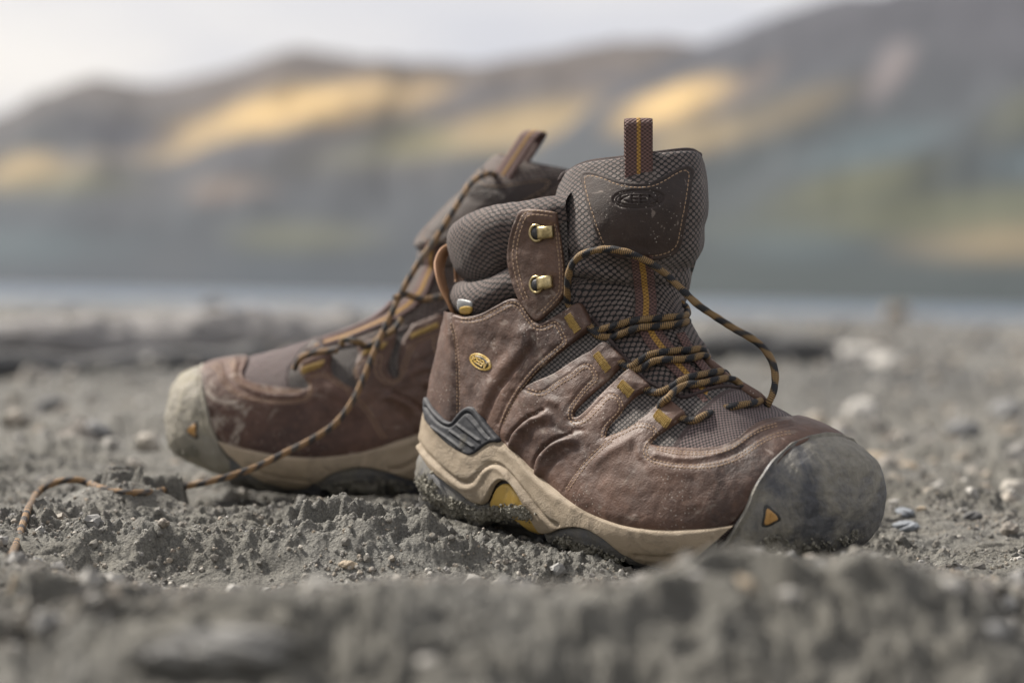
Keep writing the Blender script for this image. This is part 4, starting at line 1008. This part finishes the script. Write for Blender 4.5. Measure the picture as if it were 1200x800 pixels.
col=mixc(t,ramp(t,n3,[(.35,0),(.68,1)]),mixc(t,.6,col,(.06,.06,.055)),mixc(t,.36,col,(.46,.44,.38)))
col=mixc(t,ramp(t,vor(t,v,820),[(.08,.8),(.2,0)]),col,(.38,.37,.34))
gy=nn(t,'ShaderNodeSeparateXYZ'); t.links.new(v,gy.inputs[0]); nf=noise(t,coords(t,'Object',(1.6,.5,1)),1.2,5,.6); wet=mth(t,'MULTIPLY',ramp(t,mth(t,'MULTIPLY',gy.outputs[1],.1),[(.15,0),(.36,1)]),ramp(t,nf,[(.36,.25),(.58,.9)])); col=mixc(t,wet,col,(.055,.056,.054))
t.links.new(col,b.inputs['Base Color']); t.links.new(ramp(t,n1,[(.3,.62),(.6,.9)]),b.inputs['Roughness'])
bump(t,b,[(noise(t,v,1500,4,.7),.0006),(n3,.0012),(noise(t,v,180,6,.7),.0022),(ramp(t,vor(t,v,600),[(0,1),(.5,0)]),.0005)])
GV,GQ,GN_=polar_sheet()
g=fast_mesh('ground',GV,GQ,'ground_mud'); tag(g,kind='structure',label='grey gritty mud and gravel shore')
def ground_ray(px,py):
    d=ray(px,py); ts=np.linspace(.6,4,700); P=CP+d[None]*ts[:,None]; z=ground_h(P[:,0],P[:,1]); k=np.argmax(P[:,2]<z)
    return P[k] if P[k,2]<z[k] else CP+d*(-CAMH/d[2])
# trailing lace of the left boot: hangs, then lies on the mud
tr=[(585,206,1.60),(570,204,1.575),(553,214,1.56),(532,246,1.55),(512,278,1.545),(492,306,1.54),(474,336,1.535),(462,360,1.53),(450,386,1.525),(438,414,1.52),(426,444,1.515),(412,472,1.51),(392,497,1.505),(365,515,1.50),(335,530,1.495),(305,545,1.49),(275,556,1.48)]
pts=[wp(*p) for p in tr]
for px,py in [(245,564),(220,569),(195,574),(172,577),(150,577),(132,575),(120,572),(104,566),(90,562),(74,563),(60,567),(48,574),(38,588),(31,602),(25,620),(19,638),(13,652)]:
    p=ground_ray(px,py+2); q=p-CP; q/=np.linalg.norm(q); dep=(p-CP)@FW; pts.append(wp(px,py,min(dep,1.475))-q*.001)
lace_world(pts,LB,.0021,step=.0012)
lace_world([wp(*p) for p in ((585,206,1.60),(600,200,1.60),(620,200,1.60),(640,202,1.605),(660,209,1.61),(680,225,1.62))],LB,.0021,'lace_gold_black')
lace_world([wp(*p) for p in ((462,350,1.53),(475,345,1.535),(490,350,1.54),(505,350,1.545),(520,346,1.55))],LB,.0021)
lace_world([wp(*p) for p in ((400,405,1.54),(402,398,1.54),(418,400,1.535),(430,406,1.54),(445,396,1.545),(462,386,1.55),(470,374,1.555))],LB,.0021,'lace_gold_black')
lace_world([wp(*p) for p in ((345,432,1.55),(352,420,1.545),(366,414,1.545),(380,412,1.545),(396,410,1.545))],LB,.0021)
# ------------------------------------------------------------------ grit: loose grains, instanced (nobody could count them)
def gn_scatter(name,P,S_,mt,proto,label,kind='stuff'):
    me=bpy.data.meshes.new(name); me.vertices.add(len(P)); me.vertices.foreach_set('co',P.astype(np.float32).ravel())
    at=me.attributes.new('gs','FLOAT','POINT'); at.data.foreach_set('value',S_.astype(np.float32)); ar=me.attributes.new('gr','FLOAT_VECTOR','POINT'); ar.data.foreach_set('vector',RNG.uniform(0,6.28,(len(P),3)).astype(np.float32).ravel())
    me.materials.append(MATS[mt]); me.update(); o=bpy.data.objects.new(name,me); C.objects.link(o)
    ng=bpy.data.node_groups.new(name,'GeometryNodeTree'); ng.interface.new_socket('Geometry',in_out='INPUT',socket_type='NodeSocketGeometry'); ng.interface.new_socket('Geometry',in_out='OUTPUT',socket_type='NodeSocketGeometry')
    gi=ng.nodes.new('NodeGroupInput'); go=ng.nodes.new('NodeGroupOutput'); mp_=ng.nodes.new('GeometryNodeMeshToPoints'); ip=ng.nodes.new('GeometryNodeInstanceOnPoints')
    ic=ng.nodes.new('GeometryNodeMeshIcoSphere'); ic.inputs['Radius'].default_value=1; ic.inputs['Subdivisions'].default_value=proto
    sp=ng.nodes.new('GeometryNodeSetPosition'); nt_=ng.nodes.new('ShaderNodeTexNoise'); nt_.inputs['Scale'].default_value=1.1; nt_.inputs['Detail'].default_value=2
    sub=ng.nodes.new('ShaderNodeVectorMath'); sub.operation='SUBTRACT'; sub.inputs[1].default_value=(.5,.5,.5); sc_=ng.nodes.new('ShaderNodeVectorMath'); sc_.operation='SCALE'; sc_.inputs['Scale'].default_value=1.7
    sm=ng.nodes.new('GeometryNodeSetMaterial'); sm.inputs['Material'].default_value=MATS[mt]
    a1=ng.nodes.new('GeometryNodeInputNamedAttribute'); a1.data_type='FLOAT'; a1.inputs['Name'].default_value='gs'; a2=ng.nodes.new('GeometryNodeInputNamedAttribute'); a2.data_type='FLOAT_VECTOR'; a2.inputs['Name'].default_value='gr'
    e2r=ng.nodes.new('FunctionNodeEulerToRotation'); l=ng.links.new
    l(gi.outputs[0],mp_.inputs[0]); l(mp_.outputs[0],ip.inputs['Points']); l(ic.outputs[0],sp.inputs[0]); l(nt_.outputs['Color'],sub.inputs[0]); l(sub.outputs[0],sc_.inputs[0]); l(sc_.outputs[0],sp.inputs['Offset']); l(sp.outputs[0],sm.inputs[0]); l(sm.outputs[0],ip.inputs['Instance'])
    l(a1.outputs[0],ip.inputs['Scale']); l(a2.outputs[0],e2r.inputs[0]); l(e2r.outputs[0],ip.inputs['Rotation']); l(ip.outputs[0],go.inputs[0])
    md=o.modifiers.new('scatter','NODES'); md.node_group=ng; tag(o,label,kind=kind); return o
def grain_mat(name,cs,r):
    m_,t,b=mat(name); oi=nn(t,'ShaderNodeObjectInfo').outputs['Random']; v=coords(t); g_=nn(t,'ShaderNodeNewGeometry').outputs['Position']
    col=ramp(t,oi,[(k/(len(cs)-1),c) for k,c in enumerate(cs)]); col=mixc(t,.35,col,mixc(t,noise(t,g_,500,4),(.04,.04,.038),(.3,.28,.25)))
    t.links.new(col,b.inputs['Base Color']); b.inputs['Roughness'].default_value=r; bump(t,b,[(noise(t,g_,1800,3),.0003)])
grain_mat('grit_light',[(.09,.09,.085),(.22,.21,.19),(.34,.29,.22),(.14,.14,.14),(.52,.50,.45),(.26,.20,.13),(.15,.16,.17)],.7)
grain_mat('grit_dark',[(.06,.06,.055),(.13,.127,.115),(.10,.092,.075),(.19,.18,.155)],.85)
grain_mat('stones_mixed',[(.06,.062,.066),(.36,.35,.32),(.12,.13,.14),(.50,.48,.43),(.20,.16,.11),(.09,.095,.10),(.28,.28,.27)],.6)
def scatter_px(n,x0,x1,y0,y1,dens=None):
    px=RNG.uniform(x0,x1,n); py=RNG.uniform(y0,y1,n)
    d=RT[None]*((px-600)/F_PX)[:,None]-UP[None]*((py-400)/F_PX)[:,None]+FW[None]; tt_=(-.002-CAMH)/d[:,2]; x=d[:,0]*tt_; y=d[:,1]*tt_
    w_=perlin(x*22,y*22,201)*.5+.5+.25*perlin(x*70,y*70,202); keep=RNG.uniform(0,1,n)<np.clip((w_-.25)*1.9,.04,1); x,y=x[keep],y[keep]
    return x,y
x,y=scatter_px(62000,-20,1220,560,800); z=ground_h(x,y); s=np.minimum(RNG.gamma(1.9,.00024,len(x))+.00016,.0017)
gn_scatter('grit',np.stack([x,y,z+s*.25],1),s,'grit_light',2,'loose pale and dark grains of sand lying on the mud')
x,y=scatter_px(5500,-40,1240,545,800); z=ground_h(x,y); s=np.minimum(RNG.gamma(2.0,.0007,len(x))+.0005,.0042)
gn_scatter('mud_crumbs',np.stack([x,y,z-s*.15],1),s,'grit_dark',2,'crumbled dry mud scattered over the shore')
# far gravel
px=RNG.uniform(-60,1260,3000); D=np.exp(RNG.uniform(math.log(1.6),math.log(12),3000)); x=(px-600)/F_PX*D; y=D; z=ground_h(x,y); s=RNG.gamma(2,.0015,3000)*(D/1.6)**.7
gn_scatter('gravel',np.stack([x,y,z+s*.2],1),s,'grit_light',2,'coarse gravel of the shore behind the boots')
x,y=scatter_px(700,-40,1240,600,805); z=ground_h(x,y); s=np.minimum(RNG.gamma(2.2,.0011,len(x))+.0009,.0055)
gn_scatter('small_stones',np.stack([x,y,z+s*.1],1),s,'stones_mixed',2,'small mixed stones pressed into the near mud')
# ------------------------------------------------------------------ rocks and pebbles one can pick out
grain=lambda name,c1,c2: rubber(name,c1,c2,.75,.25,30,.0006)
grain('stone_pale',(.34,.33,.31),(.50,.48,.44)); grain('stone_grey',(.13,.135,.14),(.24,.24,.235)); grain('stone_tan',(.28,.22,.15),(.36,.30,.22)); grain('stone_flat',(.15,.15,.145),(.27,.265,.25)); grain('stone_bank',(.12,.115,.115),(.26,.25,.24)); grain('stone_dark',(.05,.052,.055),(.10,.10,.10)); grain('stone_blue',(.16,.18,.205),(.24,.26,.285))
def icosub(n):
    V,F=IV.copy(),list(IF)
    for _ in range(n):
        c={};V=list(V);NF=[]
        def mid(a,b):
            k=(min(a,b),max(a,b))
            if k not in c: p=(V[a]+V[b])/2; V.append(p/np.linalg.norm(p)); c[k]=len(V)-1
            return c[k]
        for a,b,d in F: x_,y_,z_=mid(a,b),mid(b,d),mid(d,a); NF+=[(a,x_,z_),(b,y_,x_),(d,z_,y_),(x_,y_,z_)]
        F=NF
    return np.array(V),F
SV,SF=icosub(4)
def rock(px,py,size,mt,label,seed,name='pebble',cat='stone',group=None,asp=(1,.8,.55),rough=.18,sink=.35,dep=None):
    if dep is None: p=ground_ray(px,py)
    else:
        w_=wp(px,py,dep); p=np.array([w_[0],w_[1],float(ground_h(np.array([w_[0]]),np.array([w_[1]]))[0])])
    q=SV*1.0; n_=fbm(q[:,0]*1.3+seed*3.1+q[:,2],q[:,1]*1.3-seed+q[:,2]*.7,4,seed+300,.5); q=q*(1+rough*n_)[:,None]
    cell=fbm(q[:,0]*5+seed,q[:,1]*5+q[:,2]*4,3,seed+310,.6); q=q*(1+rough*.25*cell)[:,None]
    q=q*np.array(asp)*size; a=seed*1.7; c,s_=math.cos(a),math.sin(a); q=np.stack([q[:,0]*c-q[:,1]*s_*1.0,q[:,0]*s_+q[:,1]*c,q[:,2]],1) if asp[0]<1.6*asp[1] else q
    o=mesh_obj(name,q,SF,mt); o.location=(p[0],p[1],p[2]+size*asp[2]*(1-2*sink)); tag(o,label,cat,group); return o
rock(1060,603,.0062,'stone_blue','small smooth blue-grey pebble right of the toe cap, the upper of two close together',3,asp=(1.3,1,.55))
rock(1063,619,.0068,'stone_blue','small smooth blue-grey pebble right of the toe cap, the lower of two close together',5,asp=(1.35,1,.5))
rock(1048,590,.0042,'stone_pale','tiny whitish pebble just above two blue-grey pebbles by the toe cap',7)
rock(1080,598,.0040,'stone_tan','tiny tan pebble right of the blue-grey pebbles',8)
rock(1140,607,.0060,'stone_dark','small dark stone on the grit at the right edge of the shore',9)
rock(262,770,.0150,'stone_flat','flat pale grey stone lying blurred at the lower left front',11,'rock',asp=(1.5,.75,.42),rough=.32,sink=.3)
rock(500,782,.0052,'stone_pale','white pebble blurred in the foreground at the bottom centre',12)
rock(408,664,.0050,'stone_tan','small tan rounded stone in the heap in front of the boots',13)
rock(870,690,.0055,'stone_tan','tan pebble blurred on the near mound under the toe cap',14)
rock(925,700,.0042,'stone_pale','pale pebble on the near mound below the orange toe mark',15)
rock(815,678,.0045,'stone_pale','pale pebble at the left end of the near mound',16)
rock(1112,690,.0052,'stone_pale','pale pebble on the mud at the far right foreground',17)
rock(1165,745,.0060,'stone_grey','grey pebble at the lower right corner',18)
rock(1010,445,.026,'stone_pale','pale blurred rock behind the hanging lace loop',21,'rock',dep=3.0,asp=(1.2,.8,.7))
rock(1000,395,.075,'stone_pale','large pale blurred rock at the right end of the dark log',22,'rock',dep=5.2,asp=(1.3,.8,.7))
rock(1040,418,.045,'stone_pale','pale blurred rock right of the largest pale rock',23,'rock',dep=4.4,asp=(1.2,.8,.7))
rock(1030,505,.012,'stone_tan','tan stone blurred behind the toe cap',24,'rock',dep=2.1)
rock(1065,525,.009,'stone_tan','small tan stone behind and right of the toe cap',25,'rock',dep=1.95)
rock(1130,480,.020,'stone_grey','grey rock blurred at the right on the shore',26,'rock',dep=2.5)
rock(1180,455,.024,'stone_grey','grey rock at the right border of the view',27,'rock',dep=2.9)
rock(950,500,.010,'stone_pale','small pale stone behind the vamp of the front boot',28,'rock',dep=2.0)
rock(60,470,.020,'stone_dark','dark low rock on the shore at far left behind the toe',31,'rock',dep=2.6)
rock(110,510,.016,'stone_grey','grey rock left of the rear boot toe',32,'rock',dep=2.1)
# driftwood / rock banks
def bank(pts,rad,mt,name,label,cat,seed,flat=.8):
    P=[]
    for px,py,dep in pts: w_=wp(px,py,dep); P.append((w_[0],w_[1],w_[2]))
    P=resample(catmull(P,8),rad*.12); n=36; a=np.linspace(0,2*np.pi,n,endpoint=False); s=np.linspace(0,1,len(P)); e=np.sqrt(np.clip(1-np.abs(2*s-1)**5,0,1))
    T_=np.gradient(P,axis=0); T_/=np.linalg.norm(T_,axis=1,keepdims=True); Nn=np.cross(T_,[0,0,1.]); Nn/=np.linalg.norm(Nn,axis=1,keepdims=True)
    AA,SS=np.meshgrid(a,s*len(P)*.12); R_=rad*(1+.28*fbm(SS*.35+np.cos(AA)*.8,np.sin(AA)*.8+SS*.1,4,seed)+.1*fbm(SS*2,AA*0+np.sin(AA)*3,3,seed+9))*e[:,None]
    V=P[:,None]+(Nn[:,None]*np.cos(AA)[...,None]+np.array([0,0,1.])*flat*np.sin(AA)[...,None])*R_[...,None]
    F=[f[::-1] for f in grid_faces(len(P),n,closej=True)]; o=mesh_obj(name,V.reshape(-1,3),F,mt); tag(o,label,cat); return o
bank([(-120,412,3.6),(0,410,3.7),(90,412,3.8),(160,404,4.0),(250,396,4.1),(330,398,4.2),(420,392,4.4)],.078,'stone_bank','rock_bank','long low grey rock bank blurred across the left shore','rock',401,.62)
bank([(-100,432,3.3),(0,430,3.35),(70,434,3.4),(140,430,3.5),(230,424,3.6),(330,416,3.8)],.034,'stone_dark','rock','long dark low rock at the left, extended as the shaded foot of the grey bank','rock',402,.6)  # dark stone lengthened to stand in for the shade under the bank
bank([(780,412,4.6),(850,412,4.6),(920,414,4.6),(985,416,4.6)],.042,'stone_dark','driftwood_log','dark blurred driftwood log behind the hanging lace loop','log',403,.9)
# dry twig at the left edge
tw=[ground_ray(14,700)+np.array([0,0,.0]),wp(14,686,1.12)]
V,F,uv=sweep(np.array([tw[0],(tw[0]+wp(12,690,(tw[0]-CP)@FW))/2,wp(18,674,(tw[0]-CP)@FW-.002)]),.0011,8); o=mesh_obj('twig',V,F,'stone_tan',None,uv); tag(o,'short dry twig sticking out of the mud at the left edge','twig')
# ------------------------------------------------------------------ lake
m_,t,b=mat('lake_water'); v=coords(t,'Object',(1,.25,1)); b.inputs['Base Color'].default_value=(.04,.07,.11,1); b.inputs['Roughness'].default_value=.3; b.inputs['IOR'].default_value=1.33
bump(t,b,[(noise(t,v,3,4,.6),.05),(noise(t,v,.4,3,.6),.25)])
xs=np.r_[-np.geomspace(6000,4,30),0,np.geomspace(4,6000,30)]; ys=np.r_[14.,20,30,50,80,130,220,400,700,1000,1300]
X,Y=np.meshgrid(xs,ys); V=np.stack([X,Y,0*X-.042],-1).reshape(-1,3); o=mesh_obj('lake',V,[f for f in grid_faces(len(ys),len(xs))],'lake_water'); tag(o,kind='structure',label='pale calm lake beyond the shore')
# ------------------------------------------------------------------ hills
RIDGE_L=[(-5200,60),(-3000,90),(-1800,150),(-900,120),(-300,205),(-120,170),(0,136),(40,112),(75,100),(110,97),(160,102),(200,100),(240,86),(290,70),(340,64),(400,67),(440,72),(480,78),(530,80),(600,74),(650,66),(700,52),(725,46),(770,48),(810,54),(880,70),(960,100),(1100,160),(1400,260)]
RIDGE_R=[(480,300),(560,235),(640,170),(720,112),(790,74),(850,52),(880,38),(930,18),(980,5),(1040,-8),(1110,-30),(1200,-60),(1350,-100),(1600,-120),(2300,-60),(3200,10),(4200,60),(5600,120)]
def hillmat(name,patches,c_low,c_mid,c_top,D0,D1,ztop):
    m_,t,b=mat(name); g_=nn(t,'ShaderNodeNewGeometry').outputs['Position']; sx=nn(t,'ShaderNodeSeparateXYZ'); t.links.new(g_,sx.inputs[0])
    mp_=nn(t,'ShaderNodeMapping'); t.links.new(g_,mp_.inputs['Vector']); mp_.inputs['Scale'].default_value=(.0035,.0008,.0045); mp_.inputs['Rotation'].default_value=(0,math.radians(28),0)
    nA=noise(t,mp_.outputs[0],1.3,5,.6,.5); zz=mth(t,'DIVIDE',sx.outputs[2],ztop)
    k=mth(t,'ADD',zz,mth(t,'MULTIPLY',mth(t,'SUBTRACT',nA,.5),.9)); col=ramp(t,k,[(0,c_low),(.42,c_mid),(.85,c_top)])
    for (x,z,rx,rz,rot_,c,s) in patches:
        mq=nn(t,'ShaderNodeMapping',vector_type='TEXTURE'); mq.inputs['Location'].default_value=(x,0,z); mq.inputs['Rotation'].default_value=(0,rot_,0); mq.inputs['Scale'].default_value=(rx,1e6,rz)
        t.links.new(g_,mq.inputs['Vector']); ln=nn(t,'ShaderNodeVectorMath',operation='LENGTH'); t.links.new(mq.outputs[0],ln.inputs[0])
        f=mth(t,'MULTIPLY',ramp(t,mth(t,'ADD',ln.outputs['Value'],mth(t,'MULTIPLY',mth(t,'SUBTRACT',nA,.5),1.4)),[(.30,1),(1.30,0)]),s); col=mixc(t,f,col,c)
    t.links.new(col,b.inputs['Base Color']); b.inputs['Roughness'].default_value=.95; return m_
def hill(name,ridge,D0,D1,mt,label,seed,n=26,rough=1.):
    R=catmull(ridge,14); cols=[]
    for px,py in R:
        d=ray(px,py); top=CP+d*(D1/(d@FW)); d2=np.array([top[0]/top[1],1,0]); base=np.array([d2[0]*D0,D0,-3.])
        s=np.linspace(0,1,n)[:,None]; prof=base+(top-base)*s; prof[:,2]=base[2]+(top[2]-base[2])*(s[:,0]**1.15); back=top+(top-base)*[[.25,.25,-.35]]; cols.append(np.vstack([prof,back,back+[0,600,-400]]))
    V=np.array(cols); zf=np.clip(V[...,2]/300,0,1); V[...,2]+=rough*(14*fbm(V[...,0]/190,V[...,1]/260,4,seed,ridge=True)-7)*sstep(0,.25,zf)*(1-sstep(.8,1,np.linspace(0,1,V.shape[1]))[None]*.8)
    o=mesh_obj(name,V.reshape(-1,3),grid_faces(V.shape[0],V.shape[1]),mt); me=o.data; tag(o,label,kind='structure'); return o
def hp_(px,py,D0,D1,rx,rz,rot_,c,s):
    "patch of vegetation colour at a place on the slope: size in photo px converted to metres on the hill"
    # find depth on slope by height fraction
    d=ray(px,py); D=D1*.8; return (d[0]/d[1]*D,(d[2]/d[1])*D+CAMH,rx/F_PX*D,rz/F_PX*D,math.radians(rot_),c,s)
GOLD=(.36,.25,.105); TANG=(.20,.15,.075); OLIVE=(.075,.078,.038); VIO_SHADE=(.024,.028,.042); TEAL=(.028,.048,.058); PINK=(.13,.10,.08)  # gold: yellow vegetation with warm sun patches painted in; violet: painted shadow areas
PL=[hp_(470,180,1300,2300,200,34,-8,OLIVE,.8),hp_(60,210,1300,2300,120,26,0,TANG,.6),hp_(250,150,1300,2300,200,30,-16,TANG,.6),hp_(320,108,1300,2300,230,58,-16,GOLD,1),hp_(225,150,1300,2300,70,28,-20,TANG,.8),hp_(20,190,1300,2300,90,26,8,TANG,.9),hp_(110,140,1300,2300,110,30,10,VIO_SHADE,.7),hp_(620,135,1300,2300,220,48,-12,TANG,.95),hp_(800,95,1300,2300,120,44,-20,GOLD,1),hp_(480,150,1300,2300,70,40,0,OLIVE,.6),
    hp_(560,85,1300,2300,110,14,-4,VIO_SHADE,.8),hp_(725,65,1300,2300,60,20,0,VIO_SHADE,.9),hp_(300,235,1300,2300,70,26,-4,PINK,.8),hp_(330,190,1300,2300,170,22,-4,VIO_SHADE,.6),hp_(130,225,1300,2300,120,26,0,OLIVE,.5),hp_(400,290,1300,2300,110,24,0,OLIVE,.5),hp_(120,300,1300,2300,170,26,0,TEAL,.7)]
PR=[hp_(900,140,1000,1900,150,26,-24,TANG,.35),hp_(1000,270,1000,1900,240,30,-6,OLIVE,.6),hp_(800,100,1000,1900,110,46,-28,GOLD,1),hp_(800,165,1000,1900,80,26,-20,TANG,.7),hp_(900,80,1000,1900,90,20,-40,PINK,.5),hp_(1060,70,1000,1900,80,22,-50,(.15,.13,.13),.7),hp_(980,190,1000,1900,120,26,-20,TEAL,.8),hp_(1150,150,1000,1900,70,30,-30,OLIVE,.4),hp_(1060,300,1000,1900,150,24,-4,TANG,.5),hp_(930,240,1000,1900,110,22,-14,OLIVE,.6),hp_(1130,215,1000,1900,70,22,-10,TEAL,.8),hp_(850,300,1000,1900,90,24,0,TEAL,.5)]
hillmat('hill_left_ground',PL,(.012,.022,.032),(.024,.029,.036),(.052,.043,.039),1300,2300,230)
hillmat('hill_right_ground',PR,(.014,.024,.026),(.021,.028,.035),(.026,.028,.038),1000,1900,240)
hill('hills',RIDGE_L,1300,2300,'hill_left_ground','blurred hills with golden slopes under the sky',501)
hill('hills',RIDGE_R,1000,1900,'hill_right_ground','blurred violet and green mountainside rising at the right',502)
# ------------------------------------------------------------------ haze
import os
if HAZE:
    m_=bpy.data.materials.new('haze_air'); m_.use_nodes=True; t=m_.node_tree; t.nodes.clear(); o_=nn(t,'ShaderNodeOutputMaterial'); pv=nn(t,'ShaderNodeVolumePrincipled',Density=HAZE); pv.inputs['Color'].default_value=(.86,.90,1,1); pv.inputs['Anisotropy'].default_value=.3; t.links.new(pv.outputs[0],o_.inputs['Volume']); MATS['haze_air']=m_
    x0,x1,y0,y1,z0,z1=-6500,6500,-400,4200,-1400,1100
    V=[(x,y,z) for x in (x0,x1) for y in (y0,y1) for z in (z0,z1)]; F=[(0,1,3,2),(4,6,7,5),(0,4,5,1),(2,3,7,6),(0,2,6,4),(1,5,7,3)]
    o=mesh_obj('haze',V,F,'haze_air',smooth=False); tag(o,'thin pale air between the shore and the hills',kind='stuff')
